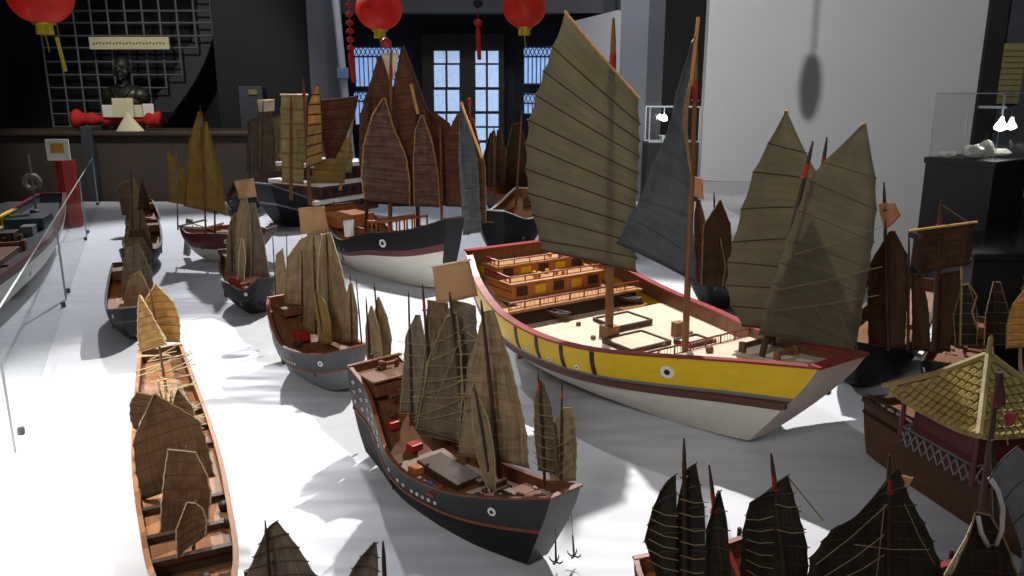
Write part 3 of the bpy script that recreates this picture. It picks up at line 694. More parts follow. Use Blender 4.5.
F3.barrel(.66, .08, .012, .02, 'wood_dark', dr=.022); F3.barrel(.72, .08, .012, .02, 'wood_dark', dr=.022); F3.clutter(.22, .5, 10, 21, dr=.022, ms=('deck_tan', 'rope_tan', 'deck_brown'), sz=.022); F3.clutter(.84, .97, 6, 2, dr=.05, sz=.02)
f = lambda q: F3.wor((-F3.L/2+F3.L*q, 0, F3.h(q)))
F3.sail(f(.12), 15, [(150, 342), (146, 325), (145, 300), (155, 285)], [(180, 342), (180, 320), (174, 302), (156, 284)], 'sail_straw', 8, .015, 'rope_tan', .0014, 'rope_pale')
F3.sail(f(.2), -25, [(140, 352), (138, 338), (138, 312), (139, 296)], [(167, 344), (158, 325), (150, 310), (140, 295)], 'sail_straw', 7, .01, 'rope_tan', .0014, 'rope_pale')
MB().tube([F3.loc(D(139, 296, f(.16).y)), F3.loc(D(166, 340, f(.16).y))], .004, 5).build('yard', 'rope_pale', F3.root)
F3.sail(f(.42), 5, [(134, 428), (130, 418), (130, 402), (137, 392)], [(158, 440), (165, 420), (160, 405), (152, 395)], 'sail_brown', 5, .008, 'sail_brown', .001, 'rope_tan')
F3.sail(f(.44), 12, [(170, 418), (172, 405), (176, 392)], [(196, 432), (194, 408), (178, 388)], 'sail_brown', 5, .008, 'rope_tan', .001, 'rope_pale')
F3.sail(f(.58), 8, [(142, 500), (135, 470), (133, 440), (154, 394)], [(215, 476), (208, 445), (200, 420), (156, 394)], 'sail_brown', 8, .015, 'sail_brown', .001, 'rope_tan')
F3.sail(f(.70), 8, [(160, 545), (161, 505), (164, 475), (168, 449)], [(205, 545), (212, 495), (208, 475), (196, 452)], 'sail_brown', 7, .01, 'sail_brown', .001, 'rope_pale')
F3.sail(f(.82), 8, [(177, 558), (176, 530), (182, 515), (187, 502)], [(206, 535), (207, 520), (203, 508), (196, 503)], 'sail_brown', 6, .008, 'sail_brown', .001, 'rope_pale')
for q, tp in ((.14, (150, 288)), (.40, (160, 390)), (.55, (170, 396)), (.67, (186, 446)), (.79, (196, 500))):
    b = F3.wor((-F3.L/2+F3.L*q, 0, F3.h(q)-.03)); F3.mast(b, D(tp[0], tp[1], b.y), .004, 'wood_mast')
F3.ropemat = 'rope_pale'
rf = random.Random(4)
for i in range(44):
    q = rf.uniform(.02, .40); F3.rope([F3.wor((-F3.L/2+F3.L*q, rf.uniform(-.09, .0), F3.h(q)+rf.uniform(0, .02))), F3.wor((-F3.L/2+F3.L*(q+rf.uniform(.0, .05)), rf.uniform(.0, .09), F3.h(q)+rf.uniform(0, .07)))], .0017)
for i in range(12):
    q = .2+.022*i; F3.rope([F3.wor((-F3.L/2+F3.L*q, -.02+.015*(i % 3), F3.h(q)-.02)), F3.wor((-F3.L/2+F3.L*q+.01, -.02+.015*(i % 3), F3.h(q)+.06))], .003)
F3.rope([D(183, 553, 1.35), D(204, 536, 1.38)], .0015); F3.rope([D(155, 395, 1.85), D(139, 425, 1.85)], .0015); F3.done()

# ================================================================ G: black and white junk with brown sails
G_ = Ship('model_junk', 'black and white junk with rust brown sails in the middle of the platform', 'model ship',
          (-1.053, 4.735), (-.278, 3.881), .384, SH(.33, .278, .19, .262, .308, .385), keel=(.05, .022), rs=.03, rb=.087, fb=.436, ex=2.3, plan=(.699, .851, .99, 1.005, .847, .598, .289),
          bands=((.55, 'hull_white'), (.66, 'hull_maroon'), (1, 'hull_black')), transom='hull_black')
G_.hull(.05, 'hull_orange'); G_.rail('wood_dark', .004, .004); G_.deck([(0, .3, .07), (.3, .75, .05), (.75, 1, .035)], 'deck_tan', 'deck_brown'); G_.rudder()
for sd in (-1, 1): G_.disc(.66, .80, sd, .0235, 'eye', inner=.5)
for q in (.3, .345): G_.disc(q, .74, -1, .009, 'gun_port', ('hull_grey', 'paint_black'), .5)
G_.block(.12, 0, .2, .24, .07, 'deck_orange', 'stern_cabin'); G_.block(.42, 0, .1, .1, .04, 'deck_orange', 'deck_house')
G_.railing((.02, -.15, .23), (.02, .15, .23), .09, 6, 'hull_orange', .005); G_.railing((.14, -.15, .24), (.14, .15, .24), .09, 6, 'hull_orange', .005); G_.railing((.02, -.15, .23), (.14, -.15, .24), .09, 3, 'hull_orange', .005)
G_.railing((-.2, -.14, .22), (-.02, -.15, .21), .06, 4, 'hull_orange', .005); G_.clutter(.3, .92, 14, 8, sz=.035, ms=('deck_orange', 'paint_white', 'paint_red', 'deck_brown'))
g1_ = G_.MP(390, 234, .97, 391, 44, .012, 'wood_mast', 'paint_red'); g2_ = G_.MP(418, 232, .98, 416, 90, .012, 'wood_dark'); g3_ = G_.MP(442, 224, 1.0, 440, 125, .009, 'wood_mast'); g0_ = G_.MP(366, 232, .98, 370, 90, .01, 'wood_dark')
G_.sail(g0_, 5, [(364, 203), (359, 165), (359, 118), (378, 57)], [(402, 205), (400, 150), (396, 105), (384, 57)], 'sail_rust', 10, .03, 'sail_rust', .003, 'wood_dark')
G_.sail(g1_, 0, [(388, 206), (388, 150), (391, 95), (401, 48)], [(438, 206), (436, 150), (425, 98), (404, 47)], 'sail_rust', 10, .03, 'sail_rust', .003, None, off=-.04)
G_.sail(g3_, -5, [(424, 206), (425, 160), (424, 105)], [(455, 205), (456, 160), (450, 124)], 'sail_rust', 9, .02, 'sail_rust', .003, 'wood_dark', off=-.05)
G_.sail(g3_, -5, [(446, 206), (445, 160), (444, 138), (458, 112)], [(486, 208), (482, 160), (476, 130), (462, 112)], 'sail_rust', 9, .02, 'sail_rust_grey', .003, None, off=-.02)
G_.sail(g1_, 8, [(364, 199), (361, 180), (363, 145), (372, 115), (383, 98)], [(410, 205), (410, 180), (406, 155), (394, 128), (385, 98)], 'sail_rust_grey', 10, .04, 'sail_rust_grey', .003, 'wood_light', off=.06, er=.004)
G_.sail(g2_, 8, [(414, 206), (413, 160), (415, 130), (421, 115)], [(440, 207), (438, 172), (432, 140), (423, 115)], 'sail_rust_grey', 9, .02, 'sail_rust_grey', .003, 'wood_light', off=.03, er=.003)
MB().tube([G_.loc(D(411, 84, g2_.y-.02)), G_.loc(D(418, 114, g2_.y-.02))], .009, 6).build('yard', 'wood_light', G_.root)
MB().tube([G_.loc(D(403, 46, g1_.y+.03)), G_.loc(D(428, 112, g1_.y+.03))], .009, 6).build('yard', 'wood_dark', G_.root)
G_.flag(g1_, 5, [(381, 53), (399, 53), (393, 80), (389.5, 80)], 'flag_cream'); 
MB().lathe(G_.loc(D(386, 43, g1_.y)), [(.004, -.03), (.03, -.01), (.03, .01), (.004, .03)], 10).build('masthead_ornament', 'paint_red', G_.root, True)
anchor(G_, 449, 246, 449, 262, 4.15, .006); MB().tube([G_.loc(W(437, 222, 1.06)), G_.loc(D(463, 219, 4.1))], .006, 5).build('bowsprit', 'wood_light', G_.root)
G_.flag(W(345, 235, 1.0), 20, [(343, 221), (354, 219), (354, 236), (345, 237)], 'rope_white'); G_.done()

# ================================================================ H: multi-deck ship behind
H_ = Ship('tower_ship', 'multi-decked black ship with white deck rails and cream sails behind the grey junk', 'model ship',
          (-1.25, 6.55), (-1.80, 5.72), .62, [(0, .2), (.3, .12), (.6, .14), (.8, .24), (1, .34)], keel=(.02, .03), sw=.7, bw=.35, rs=.05, rb=.14,
          bands=((.5, 'hull_black'), (.55, 'hull_grey'), (1, 'hull_black')))
H_.hull(.05, 'hull_maroon'); H_.rail('hull_grey', .006, .006); H_.deck([(0, .6, .05), (.6, 1, .04)], 'deck_brown', 'wood_dark'); H_.clutter(.6, .95, 8, 13, sz=.05, ms=('deck_brown', 'paint_red', 'deck_tan')); H_.rudder()
for k in range(3):
    z0 = .08+.125*k; l0 = .66-.07*k; w0 = .54-.03*k; x0 = -.10-.03*k
    bevel(MB().box((x0, 0, z0+.05), (l0, w0, .10)).build('deck_house', 'hull_maroon', H_.root), .004)
    bevel(MB().box((x0, 0, z0+.112), (l0+.05, w0+.05, .03)).build('deck_roof', 'paint_white', H_.root), .003)
    x1 = x0+l0/2
    for i in range(6): MB().box((x1+.002, -w0/2+w0*(i+.5)/6, z0+.05), (.006, w0/10, .05)).build('window', 'paint_black', H_.root)
    for sd in (-1, 1):
        for i in range(6): MB().box((x0-l0/2+l0*(i+.5)/6, sd*w0/2, z0+.05), (l0/10, .006, .05)).build('window', 'paint_black', H_.root)
H_.railing((-.34, -.22, .46), (.12, -.22, .46), .04, 8, 'paint_red', .004); H_.railing((.12, -.22, .46), (.12, .22, .46), .04, 8, 'paint_red', .004)
hb = H_.wor((0, 0, .3)); h1 = H_.MP(291, 200, 1.06, 291, 96, .012, 'wood_mast', 'paint_red'); h2 = H_.MP(310, 205, 1.05, 303, 78, .012, 'wood_mast', 'paint_red'); h3 = H_.MP(340, 190, 1.1, 358, 95, .01, 'wood_light')
H_.sail(h1, -5, [(282, 182), (281, 150), (280, 115), (281, 95)], [(304, 184), (304, 150), (306, 115), (308, 95)], 'sail_cream', 6, .02, 'sail_mat', .004, None, True)
H_.sail(h1, 20, [(295, 160), (297, 145), (296, 130)], [(306, 162), (306, 145), (305, 130)], 'sail_cream', 4, .01, 'sail_mat', .003, None, off=.1)
H_.sail(h2, 10, [(306, 168), (307, 140), (308, 105), (316, 85)], [(322, 162), (322, 130), (321, 105), (319, 85)], 'sail_straw', 8, .02, 'sail_rust', .004, 'wood_mast', off=.05)
H_.sail(h3, -5, [(328, 168), (323, 145), (319, 120), (318, 101)], [(330, 168), (344, 142), (352, 122), (359, 96)], 'sail_rust', 7, .03, 'sail_rust', .003, 'wood_dark', off=.1)
H_.sail(h3, 0, [(330, 172), (335, 155), (341, 139)], [(352, 172), (353, 155), (351, 139)], 'sail_cream', 5, .02, 'sail_mat', .003, None, off=-.05)
H_.sail(h2, -5, [(310, 183), (312, 172), (316, 160)], [(345, 183), (346, 170), (348, 158)], 'sail_ochre', 4, .02, 'sail_mat', .003, None, off=-.1); H_.done()
I_ = endon('', 'small grey sailed junk with white topped flag at the foot of the far counter', (-2.33, 7.0), (-2.12, 6.3), .30,
    [(.3, 0, [(247, 172), (247, 145), (248, 122)], [(260, 172), (260, 145), (256, 118)], 'sail_mat_grey', 7, 'wood_dark'),
     (.5, 0, [(257, 170), (257, 140), (258, 112)], [(276, 170), (275, 140), (272, 112)], 'sail_mat_dark', 7, 'wood_dark'),
     (.2, 0, [(270, 170), (270, 140), (272, 118)], [(282, 172), (282, 145), (280, 115)], 'sail_cream', 5, None)], masts=[(262, 190, .98, 263, 100, .008), (250, 185, .98, 249, 120, .006)], seed=17)
I_.flag(D(262, 100, 6.6), 0, [(257, 100), (275, 99), (274, 111), (259, 112)], 'flag_cream'); I_.done()

# ================================================================ J: brown junks behind the bow of G / stern of A
J_ = Ship('model_junk', 'dark junk with narrow slate sail between the brown sailed junk and the yellow junk', 'model ship',
          (.12, 5.3), (-.12, 4.5), .34, [(0, .36), (.3, .27), (.7, .25), (1, .33)], keel=(.06, .05), sw=.6, bw=.45, bands=((.55, 'hull_black'), (1, 'hull_black')))
J_.hull(.05, 'hull_orange'); J_.rail('paint_white', .004, .004); J_.deck([(0, 1, .05)], 'deck_tan', 'wood_dark'); J_.rudder(); J_.clutter(.1, .95, 16, 23, sz=.045, ms=('deck_orange', 'paint_red', 'wood_gold', 'deck_brown'))
j1 = J_.MP(468, 235, .99, 470, 98, .009, 'wood_mast', 'paint_red'); 
J_.sail(j1, 25, [(463, 235), (461, 200), (458, 160), (460, 105)], [(482, 232), (480, 200), (478, 160), (463, 103)], 'sail_slate', 9, .02, 'sail_slate', .002, None, off=.06)
MB().tube([J_.loc(D(460.5, 102, j1.y-.12)), J_.loc(D(482, 158, j1.y-.12))], .007, 6).build('yard', 'wood_light', J_.root)
J_.sail(j1, 10, [(474, 225), (474, 190), (472, 150), (471, 118)], [(486, 222), (486, 190), (485, 165), (473, 118)], 'sail_rust', 8, .02, 'sail_rust', .003, 'wood_light'); 
J_.flag(j1, 0, [(467, 98), (471, 98), (471, 106), (468, 106)], 'paint_red'); J_.done()
K_ = Ship('model_junk', 'umber sailed junk with pale sail edges in front of the glazed double door', 'model ship',
          (-.15, 6.5), (.22, 5.6), .42, [(0, .36), (.3, .27), (.7, .25), (1, .33)], keel=(.06, .05), sw=.6, bw=.45, bands=((.55, 'hull_black'), (1, 'hull_brown')))
K_.hull(.05, 'hull_orange'); K_.rail('paint_red', .004, .004); K_.deck([(0, 1, .05)], 'deck_tan', 'wood_dark'); K_.rudder(); K_.clutter(.1, .95, 18, 29, sz=.05, ms=('deck_orange', 'paint_red', 'wood_gold', 'deck_brown'))
K_.block(.3, 0, .25, .25, .1, 'wood_gold', 'stern_cabin'); K_.block(.3, 0, .3, .3, .02, 'paint_white', 'cabin_roof', dr=-.05)
kk = K_.wor((0, 0, .3))
for (a, b, mt, o) in (([(481, 185), (482, 160), (490, 133)], [(492, 187), (493, 160), (492, 133)], 'sail_umber', 0), ([(489, 187), (489, 155), (492, 131)], [(500, 187), (500, 155), (495, 131)], 'sail_rust', .03), ([(496, 187), (495, 155), (497, 130)], [(505, 187), (506, 152), (500, 130)], 'sail_rust', .06),
                      ([(506, 218), (504, 180), (506, 150), (512, 125)], [(528, 215), (529, 180), (527, 150), (520, 122)], 'sail_umber', .09)):
    K_.sail(kk, 5, a, b, mt, 8, .02, 'sail_umber', .002, 'rope_tan', off=o)
K_.MP(494, 200, 1.02, 494, 125, .008); K_.MP(516, 205, 1.02, 522, 110, .008); K_.done()

# ================================================================ right-hand side, dim
R1 = Ship('model_junk', 'dark brown junk with leaf shaped sails right behind the yellow junk foresail', 'model ship',
          (1.25, 3.95), (.80, 3.45), .28, [(0, .3), (.3, .22), (.7, .2), (1, .27)], keel=(.05, .05), bands=((1, 'hull_black'),))
R1.hull(.04); R1.rail('wood_light', .003, .003); R1.deck([(0, 1, .04)], 'deck_brown', 'wood_dark'); R1.rudder(); R1.clutter(.1, .95, 8, 31)
r1 = R1.MP(716, 290, .95, 714, 192, .006, 'wood_dark'); r2 = R1.MP(700, 285, .95, 696, 176, .006, 'wood_dark')
R1.sail(r1, 15, [(701, 285), (702, 255), (703, 225), (719, 201)], [(729, 288), (733, 260), (731, 225), (721, 200)], 'sail_umber', 7, .015, 'sail_umber', .001, 'rope_tan', off=.03)
R1.sail(r2, 10, [(694, 285), (694, 250), (694, 215), (697, 200)], [(712, 285), (711, 250), (707, 225), (700, 200)], 'sail_rust', 7, .015, 'sail_umber', .001, None)
R1.flag(r2, 10, [(692, 176), (702, 178), (705, 200), (693, 196)], 'flag_flesh'); R1.lines(r1, 15, [(713, 236, 718, 262), (718, 262, 715, 283)], .06, .002); R1.done()
R2 = Ship('model_junk', 'tall very dark junk with a square top sail at right of the yellow junk bow', 'model ship',
          (1.55, 2.97), (1.05, 2.45), .26, [(0, .3), (.3, .2), (.7, .17), (1, .22)], keel=(.05, .05), bands=((1, 'hull_black'),))
R2.hull(.04); R2.rail('wood_dark', .003, .003); R2.deck([(0, 1, .04)], 'deck_brown', 'wood_dark'); R2.rudder(); R2.clutter(.1, .95, 10, 33)
a1 = R2.MP(888, 350, .92, 884, 182, .008, 'wood_dark', 'wood_dark'); a2 = R2.MP(934, 352, .92, 941, 200, .010, 'wood_dark', 'hull_maroon'); a3 = R2.MP(908, 350, .92, 909, 232, .005, 'wood_dark')
R2.sail(a1, 5, [(868, 345), (867, 300), (870, 262), (889, 232)], [(905, 348), (908, 300), (908, 255), (895, 231)], 'sail_umber', 9, .02, 'sail_umber', .001, None)
R2.sail(a2, 5, [(917, 275), (913, 262), (912, 250), (921, 231)], [(970, 264), (973, 250), (974, 235), (975, 223)], 'sail_umber', 5, .02, 'sail_umber', .001, None, off=.02)
MB().tube([R2.loc(D(909, 231, a2.y-.03)), R2.loc(D(977, 222, a2.y-.03))], .0045, 6).build('yard', 'wood_light', R2.root)
R2.sail(a2, 5, [(912, 350), (912, 310), (911, 275)], [(931, 352), (929, 310), (923, 275)], 'sail_umber', 6, .015, 'sail_umber', .001, None)
R2.sail(a2, 5, [(935, 350), (936, 310), (938, 275)], [(950, 352), (960, 300), (962, 270)], 'sail_umber', 6, .015, 'sail_umber', .001, None, off=-.04)
R2.flag(a1, 8, [(879, 204), (893, 202), (903, 216), (885, 230)], 'flag_flesh'); R2.ropemat = 'rope_tan'
R2.rope([D(941, 204, a2.y), D(968, 222, a2.y)], .001); R2.rope([D(920, 275, 2.5), D(922, 310, 2.5), D(930, 335, 2.5)], .002); R2.rope([D(962, 262, 2.5), D(960, 346, 2.5)], .004); R2.done()
R3 = endon('', 'small dark junk with pale twisted ropes before the glossy cabinet', (1.62, 2.72), (1.33, 2.32), .2,
    [(.5, 5, [(955, 345), (953, 315), (962, 285)], [(977, 345), (977, 310), (968, 284)], 'sail_black', 6, 'rope_tan'), (.3, 5, [(984, 345), (985, 315), (993, 282)], [(1009, 345), (1010, 315), (1000, 282)], 'sail_black', 6, 'rope_tan')],
    masts=[(966, 345, .92, 966, 284), (994, 340, .92, 995, 280)], seed=41); R3.rope([D(968, 282, 2.4), D(977, 296, 2.4), D(972, 312, 2.4), D(978, 330, 2.4)], .003); R3.done()
R4 = endon('', 'junk with ribbed straw fan sail at the right edge of the picture', (1.86-.1, 2.55), (1.62, 2.12), .18,
    [(.5, 5, [(1006, 348), (1006, 325), (1012, 305), (1022, 292)], [(1036, 348), (1038, 325), (1036, 305), (1028, 290)], 'sail_straw', 8, 'rope_tan')], masts=[(1026, 345, .92, 1024, 280)], seed=43); R4.done()
R5 = endon('', 'maroon sailed junk cut off at the far right edge beside the display case', (1.74, 4.2), (1.72, 3.75), .16, [(.5, 5, [(1017, 250), (1014, 225), (1022, 198)], [(1045, 250), (1048, 225), (1030, 195)], 'sail_umber', 6, None)], masts=[(1030, 255, 1.0, 1026, 190)], seed=45); R5.done()

# ================================================================ Q: brown tower ship with tiled pavilion
qa = D(866, 405, 2.03); yawq = math.atan2(1.50-2.03, 1.08-.90)
Q_ = Ship('tower_ship', 'brown hulled tower ship carrying a pavilion with yellow tiled roof at the right', 'model ship',
          (1.175, 2.13), (1.37, 1.36), .42, [(0, .16), (1, .16)], keel=(.01, .01), sw=.97, bw=.95, rs=.02, rb=.03, bands=((1, 'hull_brown'),), fb=.95, m=.5)
Q_.hull(.01, 'hull_brown'); Q_.deck([(0, 1, .01)], 'deck_brown', 'deck_brown'); Q_.rail('wood_dark', .006, .008)
for sd in (-1, 1):
    Q_.railing((-Q_.L/2+.02, sd*.205, .16), (Q_.L/2-.02, sd*.205, .16), .022, 22, 'wood_dark', .0035)
    Q_.rail('wood_dark', .004, .004, 'wale', t=.8, ends=False)
PC = Q_.loc(D(988, 352, 1.86)); PC = Vector((.0, 0, 0)); 
apex = Q_.loc(D(988, 358, 1.74)); cx, cy = apex.x, apex.y
zE = .27; hw = .125
for k, (w_, z0, z1, mm_) in enumerate(((.19, .152, .255, 'hull_maroon'),)):
    bevel(MB().box((cx, cy, (z0+z1)/2), (w_*1.0, w_, z1-z0)).build('pavilion_wall', mm_, Q_.root), .003)
for (ax, ay, bx, by) in ((-1, -1, 1, -1), (-1, 1, 1, 1), (-1, -1, -1, 1), (1, -1, 1, 1)):
    r_ = .112; a = Vector((cx+ax*r_, cy+ay*r_, .152)); b = Vector((cx+bx*r_, cy+by*r_, .152)); fm = MB(); n = 9
    fm.tube([a+Vector((0, 0, .045)), b+Vector((0, 0, .045))], .003, 4)
    for i in range(n):
        p = a.lerp(b, i/n); q = a.lerp(b, (i+1)/n); u = Vector((0, 0, .04)); fm.tube([p, q+u], .0022, 4); fm.tube([p+u, q], .0022, 4)
    fm.build('lattice_fence', 'hull_grey', Q_.root)
for sx in (-1, 1):
    for sy in (-1, 1): MB().tube([(cx+sx*.112, cy+sy*.112, .152), (cx+sx*.112, cy+sy*.112, zE+.005)], .006, 8).build('column', 'hull_maroon', Q_.root)
az = apex.z
def roofpt(k, u, v):                       # side k, u along eave, v from eave to apex
    c_ = [(-1, -1), (1, -1), (1, 1), (-1, 1)]; a, b = c_[k], c_[(k+1) % 4]
    R_ = hw*(1-v)*1.12; lift = .012*abs(2*u-1)**3*(1-v)
    return Vector((cx+(a[0]+(b[0]-a[0])*u)*R_, cy+(a[1]+(b[1]-a[1])*u)*R_, zE+(az-zE)*(max(0, v)**1.12)+lift))
mb = MB(); 
for k in range(4):
    n = 8; o_ = mb.add([roofpt(k, i/n, j/n) for j in range(n+1) for i in range(n+1)], [(j*(n+1)+i, j*(n+1)+i+1, (j+1)*(n+1)+i+1, (j+1)*(n+1)+i) for j in range(n) for i in range(n)])
mat('roof_straw', 'a18d4f', .65, var=.3, scale=25, bump=.2); mat('roof_ridge', '8d7c4c', .6, var=.25, scale=20)
ro = mb.build('roof', 'roof_straw', Q_.root); ro.modifiers.new('thick', 'SOLIDIFY').thickness = .006
tl = MB(); rt = random.Random(2)
for k in range(4):
    for i in range(15):
        u0 = (i+.5)/15
        vmax = 1-abs(2*u0-1)
        # tile courses running straight down the slope
        nseg = max(1, int(10*vmax))
        for j in range(nseg):
            va = j/10; vb = min(.999, va+.105)
            def pt(v): 
                h_ = max(1e-3, 1-v); uu = .5+(u0-.5)/h_
                return roofpt(k, min(1, max(0, uu)), v)
            a = pt(va); b = pt(vb); up = Vector((0, 0, .004)); tl.tube([a+up*1.6, b+up*.6], [.0085, .0065], 5)
tl.build('roof_tiles', 'roof_straw', ro)
for k in range(4): MB().tube([roofpt(k, 0, -.06)+Vector((0, 0, .008)), roofpt(k, 0, .5)+Vector((0, 0, .008)), roofpt(k, 0, .98)+Vector((0, 0, .01))], .008, 6).build('roof_ridge', 'roof_ridge', ro)
MB().lathe((cx, cy, az), [(.012, -.01), (.012, .004), (.006, .012), (.006, .045), (.002, .055)], 8).build('finial', 'roof_ridge', ro)
qm = W(978, 560, .9); qm = D(985, 500, 1.42)
Q_.mast(qm-Vector((.0, 0, .16)), D(999, 372, 1.42), .007, 'wood_dark', None, rtop=.007); 
mb = MB(); c_ = Q_.loc(D(998, 402, 1.42)); mb.lathe(c_, [(.004, -.015), (.012, -.004), (.011, .012), (.005, .035), (.001, .06)], 8); mb.build('flame_finial', 'hull_maroon', Q_.root)
Q_.flag(D(1010, 415, 1.45), 10, [(1004, 415), (1016, 411), (1018, 421), (1007, 427)], 'cloth_pink' if 'cloth_pink' in M else 'rail_red')
Q_.rope([D(1003, 413, 1.42), D(1008, 445, 1.42)], .0012); Q_.done()

# ================================================================ near junks cut by the lower edge
def near(label, stern, bow, B, sails, masts, hz=.0, seed=1, rail='rail_red', deck='deck_orange', sheer=None):
    s = Ship('model_junk', label, 'model ship', stern, bow, B, sheer or [(0, .24), (.3, .17), (.7, .15), (1, .20)], keel=(.04, .05), sw=.6, bw=.45, rs=.02, rb=.08, bands=((.5, 'hull_black'), (1, 'hull_black')))
    s.hull(.03); s.rail(rail, .003, .003); s.deck([(0, 1, .03)], deck, 'wood_dark'); s.rudder(); s.clutter(.1, .9, 8, seed, sz=.02)
    for q, tx, ty, r, tip in masts:
        b = s.wor((-s.L/2+s.L*q, 0, s.h(q)-.03)); tp = D(tx, ty, b.y); b.x += max(-B*.33, min(B*.33, tp.x-b.x)); s.mast(b, tp, r, 'wood_dark', tip)
    for (q, yaw, Lp, Rp, mt, nb, ed, off) in sails:
        p = s.wor((-s.L/2+s.L*q, 0, s.h(q))); s.sail(p, yaw, Lp, Rp, mt, nb, .01, 'wood_dark', .001, ed, off=off)
    return s
N1 = near('cut off junk at the bottom edge with orange deck and red rail', (.265, 1.28), (.42, .80), .17,
    [(.42, 5, [(668, 610), (644, 540), (652, 510), (661, 490)], [(676, 610), (676, 550), (677, 510), (676, 474)], 'sail_black', 7, None, .0),
     (.42, 5, [(672, 640), (673, 560), (676, 510), (684, 474)], [(708, 640), (706, 560), (705, 510), (696, 463)], 'sail_black', 8, None, -.01),
     (.72, 5, [(700, 650), (704, 580), (706, 530), (718, 493)], [(736, 650), (731, 572), (727, 520), (720, 491)], 'sail_black', 8, None, .0)],
    [(.42, 684, 438, .005, 'wood_dark'), (.72, 709, 464, .0045, 'paint_red')], seed=3, sheer=[(0, .19), (.5, .15), (1, .18)])
q_ = N1.wor((-N1.L/2+N1.L*.42, 0, .2)); N1.lines(q_, 5, [(650+i*-1, 505+i*10, 676, 512+i*11) for i in range(6)]+[(678, 495+i*14, 706, 498+i*14) for i in range(6)], .012); N1.done()
N2 = near('dark junk with one broad rounded sail and a red tipped mast at the bottom edge', (.405, 1.25), (.60, .86), .15,
    [(.45, 5, [(738, 640), (739, 572), (742, 531), (749, 503), (770, 491)], [(806, 640), (809, 560), (807, 540), (800, 515), (788, 475)], 'sail_black', 9, None, 0.)],
    [(.45, 771, 453, .0055, 'paint_red')], seed=5)
q_ = N2.wor((-N2.L/2+N2.L*.45, 0, .2)); N2.lines(q_, 5, [(743, 515+i*10, 770, 512+i*13) for i in range(6)]+[(772, 500, 798, 502), (772, 525, 803, 528)], .012)
N2.rope([D(787, 476, q_.y), D(823, 520, q_.y)], .0012); N2.done()
N3 = near('dark triangular sailed junk before the brown tower ship', (.56, 1.20), (.73, .82), .15,
    [(.4, 5, [(800, 640), (808, 560), (830, 530), (855, 517), (883, 487)], [(955, 640), (943, 567), (930, 532), (910, 497), (899, 467)], 'sail_black', 9, None, 0.)],
    [(.4, 889, 455, .0055, 'paint_red')], seed=7)
q_ = N3.wor((-N3.L/2+N3.L*.4, 0, .2)); N3.flag(q_, 5, [(902, 478), (911, 475), (910, 484), (904, 488)], 'flag_flesh')
N3.lines(q_, 5, [(812, 560, 883, 500), (820, 572, 880, 530), (835, 575, 880, 550), (900, 500, 930, 560), (880, 500, 872, 575), (850, 540, 925, 545)], .012); N3.done()
N4 = near('junk with hanging grey cloth sail and white rope loop', (.74, 1.18), (.90, .80), .18,
    [(.4, 5, [(1016, 600), (1022, 550), (1004, 500), (989, 478)], [(1090, 600), (1085, 540), (1060, 480), (1017, 446)], 'sail_cloth', 5, None, 0.),
     (.5, 0, [(935, 640), (950, 575), (968, 535), (975, 512)], [(1020, 640), (1018, 575), (1005, 540), (990, 515)], 'sail_black', 6, 'rope_tan', -.03)],
    [(.4, 992, 440, .006, None)], seed=9)
q_ = N4.wor((-N4.L/2+N4.L*.4, 0, .2)); pts = [D(x, y, q_.y-.01) for x, y in ((990, 478), (998, 490), (1003, 508), (1002, 530), (996, 545), (988, 546), (981, 532), (978, 516))]
MB().tube([N4.loc(p) for p in pts], .0035, 6).build('rope_loop', 'rope_white', N4.root, True)
N4.ropemat = 'rope_pale'; N4.rope([D(977, 515, q_.y), D(966, 540, q_.y), D(945, 576, q_.y)], .003); N4.rope([D(984, 522, q_.y), D(1001, 517, q_.y)], .002); N4.done()
N5 = near('junk showing only a grey pointed sail at the bottom left', (-.42, 1.12), (-.27, .78), .13,
    [(.45, 5, [(238, 640), (246, 575), (256, 552), (266, 530)], [(330, 640), (316, 575), (297, 545), (277, 521)], 'sail_mat_grey', 8, None, 0.)],
    [(.45, 265, 520, .0035, None)], seed=11); N5.done()
N6 = near('junk showing only a slanted grey sail and thick mast tip', (-.20, 1.05), (-.08, .72), .13,
    [(.45, 5, [(340, 640), (348, 577), (358, 560), (372, 545)], [(378, 640), (378, 600), (378, 560), (376, 543)], 'sail_mat_grey', 7, None, 0.)],
    [(.45, 383, 541, .0045, None)], seed=13); N6.done()

# ================================================================ P: grey-decked ship behind the glass at left
P_ = Ship('model_ship', 'white hulled ship with maroon rail and wheel on deck behind the left glass', 'model ship',
          (-2.0, 2.1), (-3.02, 5.25), .46, [(0, .27), (.4, .24), (.7, .25), (1, .33)], keel=(.08, .06), sw=.8, bw=.35, rs=.05, rb=.12, bands=((.84, 'hull_white'), (1, 'hull_maroon')))
P_.hull(.05, 'hull_grey_dark'); P_.rail('hull_maroon', .006, .006); P_.deck([(0, .5, .06), (.5, 1, .05)], 'hull_grey_dark', 'wood_dark'); P_.rudder()
P_.block(.80, 0, .25, .2, .06, 'hull_grey_dark', 'deck_house'); P_.block(.45, .02, 1.0, .24, .03, 'deck_brown', 'deck_house'); P_.clutter(.6, .95, 7, 51, sz=.06, ms=('hull_grey', 'wood_dark', 'hull_maroon'))
P_.railing((.6, .17, .20), (1.3, .13, .22), .07, 5, 'hull_yellow', .008)
p = P_.loc(D(32, 182, 4.75)); mb = MB(); n = 20; R_ = .04
for i in range(n): 
    a = 2*PI*i/n; b = 2*PI*(i+1)/n; mb.tube([p+Vector((0, math.sin(a)*R_, math.cos(a)*R_)), p+Vector((0, math.sin(b)*R_, math.cos(b)*R_))], .015, 5)
mb.build('wheel', 'wood_grey', P_.root)
MB().tube([p-Vector((0, 0, .16)), p+Vector((.0, -.0, .16))], .008, 6).build('wheel_post', 'hull_grey', P_.root); P_.done()
